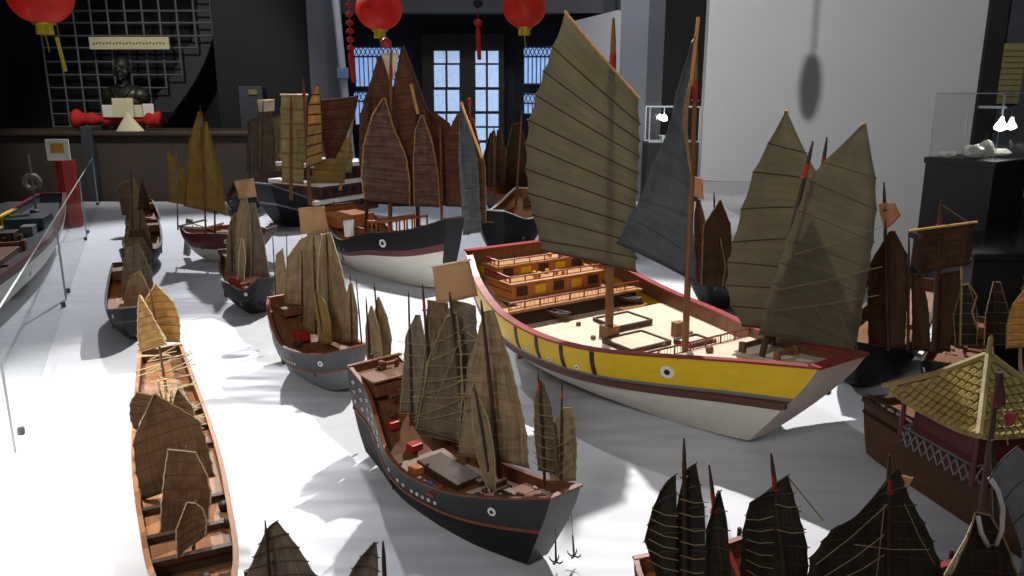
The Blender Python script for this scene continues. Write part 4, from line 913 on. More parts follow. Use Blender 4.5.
# ================================================================ the room
mat('floor_dark', '2b2826', .35, var=.2, scale=3)
mat('wall_black', '1b1b1d', .8, var=.15, scale=2)
mat('wall_slate', '3c3f45', .7, var=.1, scale=2)
mat('wall_grey', '62656d', .7, var=.08, scale=2)
mat('wall_white', 'bdbdc0', .8, var=.03, scale=2)
mat('door_brown', '2a2320', .6, var=.2, scale=6)
mat('counter_brown', '4a413b', .5, var=.12, scale=3)
mat('counter_top', '4a3c36', .35, var=.15, scale=3)
mat('bronze', '33352c', .38, metal=.55, var=.4, scale=12, bump=.2)
mat('cloth_red', 'b01f18', .8, var=.15, scale=10)
mat('paper_white', 'd9d6cc', .7, var=.05)
mat('paper_cream', 'cfc6a4', .7, var=.06)
mat('paper_yellow', 'cfc02e', .7, var=.1)
mat('paper_olive', '7a7448', .8, var=.12)
mat('metal_bar', '6e7074', .5, metal=.2, var=.1)
mat('metal_white', 'c3c8d2', .5, var=.05)
mat('switch_blue', '7fa0cf', .5, var=.05)
mat('pedestal_black', '2c2a2b', .45, var=.1, scale=4)
mat('cabinet_black', '2b2929', .22, var=.1, scale=4)
mat('crystal', 'e2e6dd', .25, var=.08, scale=30, bump=.4)
mat('gold', 'c9a13a', .35, metal=.6, var=.2)
mat('tassel_red', 'b32420', .8, var=.2)
mat('window_glow', 'a9c4ea', .5, var=.12, scale=25, emit=.75)
mat('window_glow_blue', '8fb4ea', .5, var=.1, scale=10, emit=.75)
mat('lamp_glow', 'f4f2e6', .5, var=0, emit=30)
mat('lattice_pale', '46556b', .6, var=.1)
# white paper-like covering of the platform, gently creased
m = mat('table_cover', 'c9cad0', .42, var=.025, scale=1.3, bump=0, spec=.35)
nt = m.node_tree; N = nt.nodes; L = nt.links
tc = N.new('ShaderNodeTexCoord'); mp = N.new('ShaderNodeMapping'); mp.inputs['Scale'].default_value = (.8, 2.2, 1); mp.inputs['Rotation'].default_value = (0, 0, .25)
n1 = N.new('ShaderNodeTexNoise'); n1.inputs['Scale'].default_value = 2.2; n1.inputs['Detail'].default_value = 2
w1 = N.new('ShaderNodeTexNoise'); w1.inputs['Scale'].default_value = .9; w1.inputs['Detail'].default_value = 1
L.new(tc.outputs['Object'], mp.inputs[0]); L.new(mp.outputs[0], n1.inputs[0]); L.new(mp.outputs[0], w1.inputs[0])
ad = N.new('ShaderNodeMath'); ad.operation = 'ADD'; L.new(n1.outputs[0], ad.inputs[0]); L.new(w1.outputs[0], ad.inputs[1])
bn = N.new('ShaderNodeBump'); bn.inputs['Strength'].default_value = .8; bn.inputs['Distance'].default_value = .05
L.new(ad.outputs[0], bn.inputs['Height']); L.new(bn.outputs[0], N['Principled BSDF'].inputs['Normal'])
# glass
g = bpy.data.materials.new('clear_glass'); g.use_nodes = True; N = g.node_tree.nodes; L = g.node_tree.links
b = N['Principled BSDF']; b.inputs['Roughness'].default_value = .03; b.inputs['IOR'].default_value = 1.45; b.inputs['Base Color'].default_value = (.9, .95, .95, 1)
t = N.new('ShaderNodeBsdfTransparent'); t.inputs[0].default_value = (.97, .98, .98, 1)
gl = N.new('ShaderNodeBsdfGlossy'); gl.inputs['Roughness'].default_value = .03
fr = N.new('ShaderNodeFresnel'); fr.inputs[0].default_value = 1.07
mx = N.new('ShaderNodeMixShader'); mx.inputs[0].default_value = .06; L.new(t.outputs[0], mx.inputs[1]); L.new(gl.outputs[0], mx.inputs[2]); L.new(mx.outputs[0], N['Material Output'].inputs[0])
M['clear_glass'] = g
mat('glass_edge', 'a9b5b4', .3, var=.05)
mat('clip_metal', '55565a', .35, metal=.7, var=.1)
# lantern paper: red with a gold pattern, light shines through
m = mat('lantern_red', 'cc3426', .4, var=.18, scale=9, trans=.45, emit=.12)

def struct(name, mb, m, **k):
    o = mb.build(name, m, **k); tag(o, kind='structure'); return o
def boxmb(x0, x1, y0, y1, z0, z1): return MB().box(((x0+x1)/2, (y0+y1)/2, (z0+z1)/2), (x1-x0, y1-y0, z1-z0))
ZC = 4.3; XL = -5.6; XR = 4.6; YF = -1.2; YB = 9.3
struct('floor', boxmb(XL, XR, YF, YB, -.1, 0), 'floor_dark')
struct('ceiling', boxmb(XL, XR, YF, YB, ZC, ZC+.1), 'wall_black')
struct('wall_back', boxmb(XL, XR, YB, YB+.12, 0, ZC), 'wall_black')
struct('wall_left', boxmb(XL-.12, XL, YF, YB+.12, 0, ZC), 'wall_black')
struct('wall_right', boxmb(XR, XR+.12, YF, YB+.12, 0, ZC), 'wall_slate')
struct('wall_front', boxmb(XL-.12, XR+.12, YF-.12, YF, 0, ZC), 'wall_black')
def span(px0, px1, y):                     # x range of two picture columns at depth y (picture row 90)
    return D(px0, 90, y).x, D(px1, 90, y).x
# columns and dark curtains along the back
x0, x1 = span(311, 339, 8.0); struct('trim_1', boxmb(x0, x1, 8.0, 8.3, 0, ZC), 'wall_grey')
x0, x1 = span(214, 311, 8.05); struct('wall_alcove', boxmb(x0, x1, 8.15, 8.3, 0, ZC), 'wall_black')
x0, x1 = span(618, 646, 8.0); struct('trim_2', boxmb(x0, x1, 8.0, 8.3, 0, ZC), 'wall_grey')
x0, x1 = span(646, 662, 8.0); struct('trim_3', boxmb(x0, x1, 8.0, 8.3, 0, ZC), 'wall_slate')
x0, x1 = span(340, 620, 8.6); z = D(450, 13, 8.6).z; struct('trim_4', boxmb(x0, x1, 8.6, 8.8, z, z+.45), 'wall_slate')
# leaning white board at the back
a = D(570, 22, 8.7); b = D(618, 10, 7.9)
mb = MB(); vs = [a, b, Vector((b.x, b.y, .0)), Vector((a.x, a.y, .0))]
mb.add(vs+[v+Vector((.04, .06, 0)) for v in vs], [(0, 1, 2, 3), (7, 6, 5, 4), (0, 4, 5, 1), (1, 5, 6, 2), (2, 6, 7, 3), (3, 7, 4, 0)])
tag(mb.build('display_board', 'wall_white'), 'tall white display board standing behind the largest junk main sail', 'board')
# pale partition at the right
x0, x1 = D(705, 90, 7.5).x, D(977, 90, 7.5).x
struct('wall_partition', boxmb(x0, x1, 7.5, 7.62, 0, ZC), 'wall_white')
struct('trim_5', boxmb(x1, x1+.16, 7.45, 7.62, 0, ZC), 'wall_black')
struct('wall_side', boxmb(x1+.16, XR, 7.5, 7.62, 0, ZC), 'wall_slate')
# framed olive notice on the wall at right
a = D(993, 43, 7.42); b = D(1040, 104, 7.42)
t = empty('wall_notice', ((a.x+b.x)/2, 7.47, (a.z+b.z)/2), 0, 'olive framed text panel on the dark wall right of the pale partition', 'notice')
bevel(MB().box((0, 0, 0), (b.x-a.x, .03, a.z-b.z)).build('panel', 'paper_olive', t), .005)
mb = MB()
for i in range(9): mb.box((-.04+.01*(i % 3), -.017, .2-.05*i), (.24-.03*(i % 3), .003, .008))
mb.build('text_line', 'counter_brown', t)

# doors and lattice windows
YD = 9.1
def pane_rect(mb, x0, y0, x1, y1, y=YD, d=.02):
    a = D(x0, y0, y); b = D(x1, y1, y); mb.box(((a.x+b.x)/2, y, (a.z+b.z)/2), (b.x-a.x, d, a.z-b.z))
rows = [(51, 63), (65, 87), (90, 111), (114, 126), (128, 140), (143, 165)]
for k, (cx0, cx1, cx2, cx3) in enumerate([(434, 445.5, 447.5, 459.5), (475.5, 485.8, 488, 498.5)]):
    a = D(cx0-13, 34, YD); b = D(cx3+6, 250, YD)
    t = tag(boxmb(a.x, b.x, YD, YD+.06, .0, a.z).build('door_%d' % (k+1), 'door_brown'), kind='structure')
    for r0, r1 in rows:
        for p0, p1 in ((cx0, cx1), (cx2, cx3)):
            mb = MB(); pane_rect(mb, p0, r0, p1, r1, YD-.02); mb.build('door_pane', 'window_glow', t)
def lattice(n, x0, y0, x1, y1, bars):
    mb = MB(); pane_rect(mb, x0, y0, x1, y1, YD)
    t = tag(mb.build('window_%d' % n, 'window_glow_blue'), kind='structure')
    a = D(x0, y0, YD-.03); b = D(x1, y1, YD-.03); w = b.x-a.x; hh = a.z-b.z; fm = MB()
    for i in range(bars+1): x = a.x+w*i/bars; fm.tube([(x, a.y, b.z), (x, a.y, a.z-.09)], .006, 4)
    for i in range(bars):
        x = a.x+w*i/bars; s_ = w/bars
        fm.tube([(x, a.y, a.z-.1), (x+s_, a.y, a.z)], .005, 4); fm.tube([(x+s_, a.y, a.z-.1), (x, a.y, a.z)], .005, 4)
    for zz in (a.z, b.z, a.z-.1): fm.tube([(a.x, a.y, zz), (b.x, a.y, zz)], .009, 4)
    fm.build('lattice', 'lattice_pale', t)
lattice(1, 354, 47, 404.5, 87, 11); lattice(2, 524, 47, 553, 84, 7); lattice(3, 524, 94, 553, 114, 7); lattice(4, 354, 92, 404.5, 125, 11)

# white pole with a blue switch box
a = D(336, 0, 7.9); b = D(352, 150, 7.9)
d = (a-b).normalized()
t = empty('pipe', (b.x, b.y, 0), 0, 'pale upright pipe with small blue box beside the grey column', 'pipe')
MB().tube([Vector((.05, 0, .0)), (a+d*1.0)-Vector((b.x, b.y, 0))], .035, 10).build('tube', 'metal_white', t)
q = D(343, 73, 7.84)-Vector((b.x, b.y, 0)); bevel(MB().box(q, (.1, .06, .1)).build('switch_box', 'switch_blue', t), .008)

# moon-gate recess: stepped grid of bars in front of a slate panel with a round cut
yg = 8.7
def arc_px(y):                             # right edge of the slate panel in picture rows
    return 217-((max(0, y))/112)**2.1*44
a = D(37, -10, yg)
gt = empty('lattice_screen', (D(120, 90, yg).x, yg, 0), 0, 'stepped grid of grey metal bars behind the bust', 'screen')
o0 = Vector(gt.location)
steps = [(-16, 213), (-2, 213), (11, 213), (23, 213), (36, 208), (48, 199), (62, 190), (75, 181), (88, 173), (101, 158), (114, 158), (127, 158), (140, 158)]
xg0 = D(46, 70, yg).x; xs = [xg0+i*.178 for i in range(14)]; zs = [D(120, p, yg).z for p, _ in steps]; ends = [D(e, p, yg).x for p, e in steps]
for i, x in enumerate(xs):
    low = max([j for j in range(len(zs)) if ends[j] >= x-.06] or [0])
    if low > 0: MB().tube([Vector((x, yg, zs[low]))-o0, Vector((x, yg, zs[0]))-o0], .011, 4).build('vertical_bar', 'metal_bar', gt)
for j, z in enumerate(zs):
    im = max(i for i in range(len(xs)) if xs[i] <= ends[j]+.06)
    MB().tube([Vector((xs[0], yg, z))-o0, Vector((xs[im], yg, z))-o0], .011, 4).build('cross_bar', 'metal_bar', gt)
# slate panel with curved edge
mb = MB(); n = 24; pts = []
for i in range(n+1):
    y = -40+i*(152/n); pts.append(D(arc_px(y), y, yg+.12))
for v in pts:
    xl = min([D(e-16, p, yg+.12).x for p, e in steps if D(120, p, yg+.12).z >= v.z-.01] or [v.x])
    mb.v += [(v.x, v.y, v.z), (v.x, v.y+.05, v.z), (xl, v.y, v.z), (xl, v.y+.05, v.z)]
for i in range(n):
    o_ = 4*i
    for j, k in ((0, 1), (1, 3), (3, 2), (2, 0)): mb.f.append((o_+j, o_+k, o_+4+k, o_+4+j)); mb.m.append(0)
struct('wall_moon_gate', mb, 'wall_slate')
# name board in front of the grid
a = D(89, 37, yg-.15); b = D(170, 49.5, yg-.15)
t = empty('name_board', ((a.x+b.x)/2, yg-.15, (a.z+b.z)/2), 0, 'long cream board hung on the grid above the bust', 'sign')
bevel(MB().box((0, 0, 0), (b.x-a.x, .03, a.z-b.z)).build('panel', 'paper_cream', t), .004)
mb = MB()
for i in range(22): mb.box((-.36+i*.034, -.017, .012*((i*7) % 3-1)*.3), (.018, .003, .02))
mb.build('lettering', 'paper_olive', t)
# grey box cabinet with yellow label
a = D(236, 86, 8.0); b = D(268, 190, 8.0)
t = empty('storage_cabinet', ((a.x+b.x)/2, 8.03, 0), 0, 'dark grey cabinet with yellow label behind the counter', 'cabinet')
bevel(MB().box((0, .06, (a.z)/2), (b.x-a.x, .08, a.z)).build('body', 'wall_slate', t), .01)
q = D(253, 92, 8.04)-Vector(t.location); MB().box(q, (.085, .01, .05)).build('label_plate', 'paper_olive', t)

# brown counter at the far end
x0 = D(92, 133, 7.4).x; zt = D(200, 131, 7.4).z
t = empty('counter', (-2.0, 7.70, 0), 0, 'long brown counter at the far end carrying the bust', 'counter')
bevel(MB().box(((x0-.1)/2+.5, 0, (zt-.04)/2), (-.9-x0-.1, .6, zt-.04)).build('body', 'counter_brown', t), .01)
bevel(MB().box(((x0-.1)/2+.5, -.03, zt-.02), (-.84-x0-.1, .66, .04)).build('top', 'counter_top', t), .01)
bevel(MB().box((x0+2.0-.02, -.04, zt/2+.02), (.1, .68, zt+.05)).build('end_panel', 'wall_slate', t), .01)
# bust -----------------------------------------------------------------
bc = D(127, 105, 7.75); bz = zt
t = empty('bust', (bc.x, 7.75, bz), 0, 'dark bronze bust of a robed man on the counter', 'bust')
bm = bmesh.new()
def ell(c, r, seg=20):
    m_ = bmesh.ops.create_uvsphere(bm, u_segments=seg, v_segments=14, radius=1)
    for v in m_['verts']: v.co = Vector((v.co.x*r[0]+c[0], v.co.y*r[1]+c[1], v.co.z*r[2]+c[2]))
S = 1.0
ell((0, 0, .30), (.20, .11, .12)); ell((0, -.01, .22), (.19, .12, .14)); ell((-.13, 0, .30), (.10, .09, .09)); ell((.13, 0, .30), (.10, .09, .09)); ell((0, 0, .15), (.14, .10, .10))
ell((0, 0, .43), (.052, .055, .09)); ell((0, -.01, .545), (.073, .088, .10)); ell((0, -.02, .50), (.058, .07, .065)); ell((0, 0, .585), (.07, .08, .075))
ell((0, -.098, .535), (.011, .02, .024)); ell((0, -.088, .498), (.025, .012, .008)); ell((0, -.088, .487), (.02, .012, .007)); ell((0, -.08, .462), (.024, .018, .018))
for sx in (-1, 1):
    ell((sx*.076, 0, .54), (.011, .02, .028)); ell((sx*.028, -.086, .555), (.016, .01, .007)); ell((sx*.028, -.09, .575), (.02, .012, .006)); ell((sx*.05, -.06, .515), (.024, .025, .03))
me = bpy.data.meshes.new('figure'); bm.to_mesh(me); bm.free(); me.materials.append(M['bronze'])
for p in me.polygons: p.use_smooth = True
o = bpy.data.objects.new('figure', me); C.objects.link(o); o.parent = t
r = o.modifiers.new('remesh', 'REMESH'); r.mode = 'VOXEL'; r.voxel_size = .007; r.use_smooth_shade = True
mb = MB(); mb.tube([(-.1, -.085, .38), (-.03, -.125, .29), (.05, -.13, .2)], .012, 6); mb.tube([(.1, -.085, .38), (.03, -.125, .29), (-.02, -.128, .24)], .01, 6)
mb.tube([(-.055, -.05, .42), (0, -.09, .385), (.055, -.05, .42)], .012, 6)
mb.build('robe_collar', 'bronze', t, True)
MB().lathe((0, 0, 0), [(.12, 0), (.12, .05), (.1, .1)], 20, 0, 1.2, .8).build('plinth', 'bronze', t)
# red cloth draped round the bust foot
mb = MB(); n = 30; vs = []
for j in range(n+1):
    u = j/n; x = -.40+.80*u
    for k in range(9):
        w_ = 2*PI*k/9; r_ = .05+.014*math.sin(u*38)+.03*math.exp(-((abs(x)-.36)/.07)**2)
        vs.append((x, -.2+.02*math.cos(x*8)+math.cos(w_)*r_*.9, .066+math.sin(w_)*r_+.02*abs(x)))
mb.add(vs, [(j*9+k, j*9+(k+1) % 9, (j+1)*9+(k+1) % 9, (j+1)*9+k) for j in range(n) for k in range(9)]+[tuple(range(9)), tuple(n*9+k for k in range(9))])
tag(mb.build('red_cloth', 'cloth_red', None, True, (bc.x+.01, 7.72, bz+.03)), 'red cloth swag gathered round the foot of the bust', 'cloth')
for (px, w, hh, mm, lb) in ((134.5, .19, .17, 'paper_cream', 'cream card standing in front of the bust, largest of the four'), (118, .1, .11, 'paper_white', 'small pale card left of the cream card before the bust'), (147.5, .075, .11, 'paper_cream', 'narrow cream card just right of the largest card'), (157.5, .1, .12, 'paper_white', 'small pale card farthest right before the bust')):
    p = D(px, 110, 7.66); o = MB().box((0, 0, hh/2), (w, .012, hh)).build('card', mm, None, False, (p.x, 7.44 if w > .15 else 7.47, bz+.12)); bevel(o, .003)
    tag(o, lb, 'card', None)
p = D(129, 118, 7.42)
mb = MB(); vs = []
for k in range(14): w_ = 2*PI*k/14; vs.append((.13*math.cos(w_), .06*math.sin(w_), 0))
vs.append((-.01, 0, .17)); mb.add(vs, [(k, (k+1) % 14, 14) for k in range(14)]+[tuple(range(14))[::-1]])
tag(mb.build('offering_cone', 'paper_cream', None, False, (p.x, 7.42, bz)), 'pale cone standing before the red cloth and bust', 'cone')

# ---------------------------------------------------------------- platform
tb = empty('display_platform', (-1.4, 3.9, 0), 0, 'wide white covered platform carrying the model ships', 'platform')
X0, X1, Y0, Y1 = -4.6, 1.85, .55, 7.28
mb = MB(); nx, ny = 60, 60
o = boxmb(X0+1.4, X1+1.4, Y0-3.9, Y1-3.9, TZ-.03, TZ).build('cover', 'table_cover', tb); bevel(o, .01)
o = boxmb(X0+1.43, X1+1.37, Y0-3.87, Y1-3.93, 0, TZ-.03).build('skirt', 'table_cover', tb)

# glass fence on the left -------------------------------------------------
def glass_panel(name, a, b, hh, label, clips=()):
    a = Vector(a); b = Vector(b); d = b-a; yaw = math.atan2(d.y, d.x); Lg = d.length; mid = (a+b)/2
    t = empty(name, (mid.x, mid.y, TZ), yaw, label, 'glass panel', 'glass panels round the platform')
    MB().box((0, 0, hh/2+.001), (Lg, .006, hh)).build('pane', 'clear_glass', t)
    e = MB(); e.tube([(-Lg/2, 0, hh), (Lg/2, 0, hh)], .0035, 4); e.tube([(-Lg/2, 0, .002), (-Lg/2, 0, hh)], .0035, 4); e.tube([(Lg/2, 0, .002), (Lg/2, 0, hh)], .0035, 4)
    e.build('polished_edge', 'glass_edge', t)
    for c in clips: bevel(MB().box((c*Lg/2, 0, .012), (.018, .02, .022)).build('clip', 'clip_metal', t), .004)
    return t
g1 = W(98, 203); g2 = W(66, 300); dg = (g2-g1); un = dg.normalized(); LL = dg.length
p0 = g1; k = 0
lbs = ['glass fence panel farthest along the left side of the platform', 'glass fence panel beside the moored ship at left', 'near glass fence panel at the lower left of the platform', 'glass fence panel closest to the viewer at far left']
for k in range(3):
    q0 = g1+dg*(k*.5+0.0); q1 = g1+dg*(k*.5+.495)
    glass_panel('glass_panel', q0, q1, .4, lbs[k], (-.85, .85))
a = Vector((-4.5, 7.2, TZ)); 
glass_panel('glass_panel', Vector((.95, 5.4, TZ)), Vector((1.8, 5.3, TZ)), .4, 'glass panel standing before the pale partition behind the ships', (-.8, .8))

# red draped notice stand ------------------------------------------------
p = D(66, 168, 5.9)
t = empty('notice_stand', (p.x, 5.9, 0), .1, 'notice stand draped in red beside the counter end', 'stand')
a = D(57, 160, 5.9); b = D(71, 205, 5.9)
mb = MB(); n = 12; vs = []
for zz in (TZ, a.z): 
    for k in range(n): w_ = 2*PI*k/n; r_ = .06+.01*(k % 2); vs.append((r_*math.cos(w_), r_*.8*math.sin(w_), zz))
mb.add(vs, [(k, (k+1) % n, n+(k+1) % n, n+k) for k in range(n)]+[tuple(range(n)), tuple(range(n, 2*n))]); mb.build('red_drape', 'paint_red', t)
c = D(64, 150, 5.8); bevel(MB().box((0, -.09, c.z), (.16, .012, .15)).build('notice_board', 'paper_white', t), .003)
MB().box((0.0, -.098, c.z+.01), (.09, .004, .07)).build('picture', 'wood_gold', t)

# lanterns -----------------------------------------------------------------
def lantern(px, py, y, r, label):
    c = D(px, py, y); t = empty('lantern', c, 0, label, 'lantern', None)
    mb = MB(); n = 12; seg = 36; ag = [math.radians(20+140*i/n) for i in range(n+1)]; prof = [(r*math.sin(g_), -r*.9*math.cos(g_)) for g_ in ag]
    vs = []
    for r_, z_ in prof:
        for k in range(seg): w_ = 2*PI*k/seg; q = r_*(1-.02*(k % 3 == 0)); vs.append((q*math.cos(w_), q*math.sin(w_), z_))
    mb.add(vs, [(i*seg+k, i*seg+(k+1) % seg, (i+1)*seg+(k+1) % seg, (i+1)*seg+k) for i in range(n) for k in range(seg)])
    mb.build('shade', 'lantern_red', t, True)
    for sg in (-1, 1): MB().lathe((0, 0, sg*r*.84-.012), [(r*.34, 0), (r*.36, .01), (r*.34, .024)], 24).build('cap', 'gold', t)
    mb = MB()
    for k in range(14): w_ = 2*PI*k/14; mb.tube([(r*.2*math.cos(w_), r*.2*math.sin(w_), -r*.86), (r*.22*math.cos(w_), r*.22*math.sin(w_), -r*1.2)], .009, 4)
    mb.build('fringe', 'paper_yellow', t)
    MB().tube([(0, 0, -r*1.2), (.01, 0, -r*1.75)], .005, 5).build('tassel_cord', 'gold', t)
    MB().tube([(0, 0, r*.84), (0, 0, ZC-c.z)], .004, 5).build('hanging_cord', 'wall_black', t)
    return t
lantern(379, 9, 6.0, .165, 'round red lantern hanging over the brown sailed junk, middle of the three')
lantern(524.5, 8, 5.9, .152, 'round red lantern hanging left of the tallest olive sail')
l3 = lantern(40, -5, 4.6, .17, 'round red lantern at the far left above the grid screen')
MB().tube([(.06, 0, -.22), (.085, .0, -.4)], .011, 6).build('yellow_ribbon', 'paper_yellow', l3)
p = D(349, 10, 6.6); t = empty('bead_string', p, 0, 'string of red and gold beads with tassel hanging by the column', 'ornament')
z = 1.2; MB().tube([(0, 0, ZC-p.z), (0, 0, -.3)], .005, 5).build('cord', 'gold', t)
for i in range(9):
    zz = .22-i*.063
    MB().lathe((0, 0, zz), [(.006, -.024), (.028, -.012), (.03, 0), (.028, .012), (.006, .024)], 12).build('bead', 'tassel_red' if i % 1 == 0 else 'gold', t)
MB().tube([(0, 0, -.29), (0, 0, -.35), (.015, 0, -.55)], [.012, .024, .02], 8).build('tassel', 'tassel_red', t)
p = D(478, 20, 6.6); t = empty('tassel_ornament', p, 0, 'red tassel ornament hanging before the glazed double door', 'ornament')
MB().tube([(0, 0, ZC-p.z), (0, 0, .02)], .004, 5).build('cord', 'tassel_red', t)
MB().lathe((0, 0, -.02), [(.008, -.03), (.03, -.015), (.032, 0), (.03, .015), (.008, .03)], 12).build('bead', 'tassel_red', t)
MB().lathe((0, 0, .12), [(.01, -.03), (.04, -.01), (.04, .02), (.01, .04)], 12).build('knot', 'wall_black', t)
MB().tube([(0, 0, -.05), (0, 0, -.12), (.008, 0, -.3)], [.012, .02, .016], 8).build('tassel', 'tassel_red', t)

# small lit vitrine at the back ------------------------------------------------
a = D(650, 107, 7.7); b = D(698, 142, 7.7)
t = empty('wall_vitrine', ((a.x+b.x)/2, 7.8, 0), 0, 'small lit glass case on dark stand behind the slate sail', 'display case')
w = b.x-a.x; mb = MB(); e = MB()
for sx in (-1, 1):
    for sy in (-.12, .12): e.tube([(sx*w/2, sy, b.z), (sx*w/2, sy, a.z)], .006, 4)
for sy in (-.12, .12):
    for zz in (a.z, b.z): e.tube([(-w/2, sy, zz), (w/2, sy, zz)], .006, 4)
e.build('frame', 'metal_white', t); mb.box((0, 0, (a.z+b.z)/2), (w-.01, .23, a.z-b.z-.01)); mb.build('glass', 'clear_glass', t)
bevel(MB().box((0, 0, b.z/2), (w+.04, .28, b.z)).build('stand', 'pedestal_black', t), .01)
c = D(664, 118, 7.8)-Vector(t.location); MB().lathe(c, [(.005, -.03), (.03, -.02), (.035, 0), (.02, .025), (.006, .035)], 14).build('lamp', 'lamp_glow', t, True)
MB().tube([c+Vector((0, 0, .03)), (c.x, c.y, a.z)], .006, 5).build('lamp_stem', 'metal_white', t)
MB().box((0, 0, b.z+.03), (.2, .14, .05)).build('exhibit', 'crystal', t)

# large vitrine with crystal pieces at the right ---------------------------------
yv = 3.9; zt_ = 1.395; cen = D(976, 165, yv+.12)
t = empty('museum_vitrine', (cen.x, yv+.12, 0), math.radians(-56), 'glass display case on tall black pedestal at the right', 'display case')
w = .335; dd = .335
bevel(MB().box((0, 0, zt_/2), (w, dd, zt_)).build('pedestal', 'pedestal_black', t), .008)
bevel(MB().box((0, 0, zt_+.006), (w+.012, dd+.012, .03)).build('pedestal_top', 'pedestal_black', t), .004)
hg = .31; e = MB(); zz0 = zt_+.022
for sx in (-1, 1):
    for sy in (-1, 1): e.tube([(sx*w*.47, sy*dd*.46, zz0), (sx*w*.47, sy*dd*.46, zz0+hg)], .002, 4)
for sy in (-1, 1): e.tube([(-w*.47, sy*dd*.46, zz0+hg), (w*.47, sy*dd*.46, zz0+hg)], .002, 4)
for sx in (-1, 1): e.tube([(sx*w*.47, -dd*.46, zz0+hg), (sx*w*.47, dd*.46, zz0+hg)], .002, 4)
e.build('glass_frame', 'glass_edge', t); MB().box((0, 0, zz0+hg/2), (w*.93, dd*.91, hg-.004)).build('glass', 'clear_glass', t)
Rt = Matrix.Rotation(math.radians(56), 3, 'Z')
c = Rt @ (D(1001, 125, yv+.14)-Vector(t.location))
MB().lathe(c, [(.003, -.03), (.028, -.018), (.03, -.01), (.012, .02), (.006, .04)], 14).build('lamp', 'lamp_glow', t, True)
MB().tube([c+Vector((0, 0, .03)), (c.x, c.y, zz0+hg-.01)], .004, 5).build('lamp_stem', 'metal_white', t)
MB().box(c+Vector((-.05, 0, .085)), (.13, .02, .012)).build('light_bar', 'metal_white', t)
rr = random.Random(3)
cl = ['pale crystal piece lying flat at the left of the case', 'pale rough crystal at the front of the case', 'white card-like slab leaning among the crystals', 'pale crystal lump at the middle of the case', 'low pale crystal at the right of the case', 'small pale crystal behind the leaning slab']
for i in range(6):
    bm = bmesh.new(); bmesh.ops.create_icosphere(bm, subdivisions=2, radius=1); s_ = (.042+.012*(i % 3), .036, .022+.008*(i % 2))
    if i == 2: s_ = (.045, .016, .042)
    for v in bm.verts: v.co = Vector((v.co.x*s_[0], v.co.y*s_[1], v.co.z*s_[2]))*rr.uniform(.85, 1.15)
    zm = min(v.co.z for v in bm.verts)
    for v in bm.verts: v.co.z -= zm
    me = bpy.data.meshes.new('crystal'); bm.to_mesh(me); bm.free(); me.materials.append(M['crystal']); o = bpy.data.objects.new('crystal_piece', me); C.objects.link(o)
    o.location = (cen.x+[-.15, -.06, .04, 0, .12, .06][i], yv+.12+[0, -.07, .0, .06, .02, .1][i], zz0); tag(o, cl[i], 'crystal', 'crystals in the right display case')
# low black glossy cabinet at the right
yc = 3.15; a = D(972, 253, yc)
t = empty('low_cabinet', (a.x+.5, yc+.25, 0), 0, 'low glossy black cabinet in front of the right display case', 'cabinet')
bevel(MB().box((0, 0, (a.z-.03)/2), (.98, .5, a.z-.03)).build('body', 'cabinet_black', t), .006)
bevel(MB().box((0, 0, a.z-.015), (1.02, .54, .03)).build('top', 'cabinet_black', t), .01)
MB().tube([(-.28, -.26, a.z-.15), (-.28, -.275, a.z-.12), (-.28, -.26, a.z-.09)], .006, 5).build('handle', 'gold', t)

# ---------------------------------------------------------------- lights
def spot(loc, aim, power, size, blend=.4, col=(1, .97, .92), rad=.05):
    l = bpy.data.lights.new('lamp_or_fill_spot', 'SPOT'); l.energy = power; l.spot_size = math.radians(size); l.spot_blend = blend; l.color = col; l.shadow_soft_size = rad
    o = bpy.data.objects.new('lamp_or_fill_spot', l); C.objects.link(o); o.location = loc
    o.rotation_euler = (Vector(aim)-Vector(loc)).to_track_quat('-Z', 'Y').to_euler(); return o
def area(loc, aim, power, sx, sy, col):
    l = bpy.data.lights.new('fill_area', 'AREA'); l.shape = 'RECTANGLE'; l.size = sx; l.size_y = sy; l.energy = power; l.color = col
    o = bpy.data.objects.new('fill_area', l); C.objects.link(o); o.location = loc
    o.rotation_euler = (Vector(aim)-Vector(loc)).to_track_quat('-Z', 'Y').to_euler(); return o
spot((.65, 4.3, 4.1), (.2, 2.4, .8), 950, 62, .25, rad=.04)          # main lamp over the large junk
spot((-1.75, 2.2, 4.1), (-1.65, 1.7, .75), 1150, 42, 1.0, (1, .96, .88), .06)   # pool of light at left
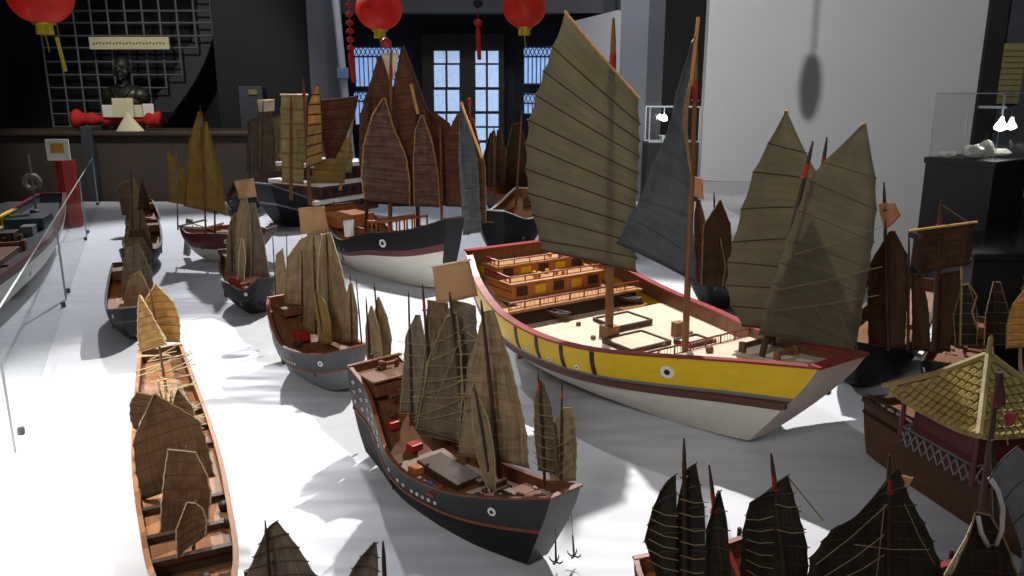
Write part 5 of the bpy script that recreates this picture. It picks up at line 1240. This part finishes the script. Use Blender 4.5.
spot((-2.6, 7.2, 4.1), (-1.7, 4.4, .75), 700, 64, .5, (.96, .97, 1), .05)
spot((.6, 3.2, 4.1), (2.9, 7.5, 1.7), 560, 60, .5, (1, .98, .95), .03)  # on the partition
spot((-2.9, 5.2, 4.1), (-3.3, 8.0, 1.6), 260, 50, .6, (1, .97, .9), .05)   # on the bust
spot((-1.0, -.9, 3.1), (.1, 3.1, 1.2), 170, 54, .8, (1, .98, .95), .35)  # added front fill so the sails read
area((0, -1.0, 2.7), (0, 3, 1.2), 14, 4, 1.2, (.95, .97, 1))  # added soft fill from behind the viewer, not a ceiling fitting
area((-1, 6.6, 4.2), (-1, 6.6, 0), 34, 5, 2.5, (.9, .93, 1))  # added ambient fill for the dark back of the room
area((-1, 2.6, 4.2), (-1, 2.6, 0), 14, 5, 3, (.82, .88, 1))  # added weak ambient fill over the platform
spot((1.3, 6.4, 4.1), (.95, 8.2, 2.2), 90, 50, .7, (.92, .95, 1), .05)  # added to brighten the white display board
spot((-.6, 6.8, 4.1), (-.8, 9.0, 2.2), 60, 80, .8, (1, .93, .85), .1)
# oval pendant on a cord above the junks, its shadow falls on the partition
p = Vector((.6, 3.2, 4.1)).lerp(D(810, 88, 7.5), .45)
t = empty('pendant_lantern', p, 0, 'slim oval pendant on a cord in front of the pale partition', 'lantern')
MB().lathe((0, 0, 0), [(.01, -.13), (.03, -.10), (.042, -.03), (.042, .04), (.03, .11), (.01, .13)], 16).build('body', 'wood_dark', t, True)
MB().tube([(0, 0, .13), (0, 0, ZC-p.z)], .007, 6).build('hanging_cord', 'wood_dark', t)
w = bpy.data.worlds.new('world'); bpy.context.scene.world = w; w.use_nodes = True
w.node_tree.nodes['Background'].inputs[0].default_value = (.6, .7, 1, 1); w.node_tree.nodes['Background'].inputs[1].default_value = .12
sc = bpy.context.scene; sc.view_settings.view_transform = 'Standard'; sc.view_settings.look = 'None'; sc.view_settings.gamma = 1; sc.view_settings.exposure = 0
sc.view_settings.use_curve_mapping = False
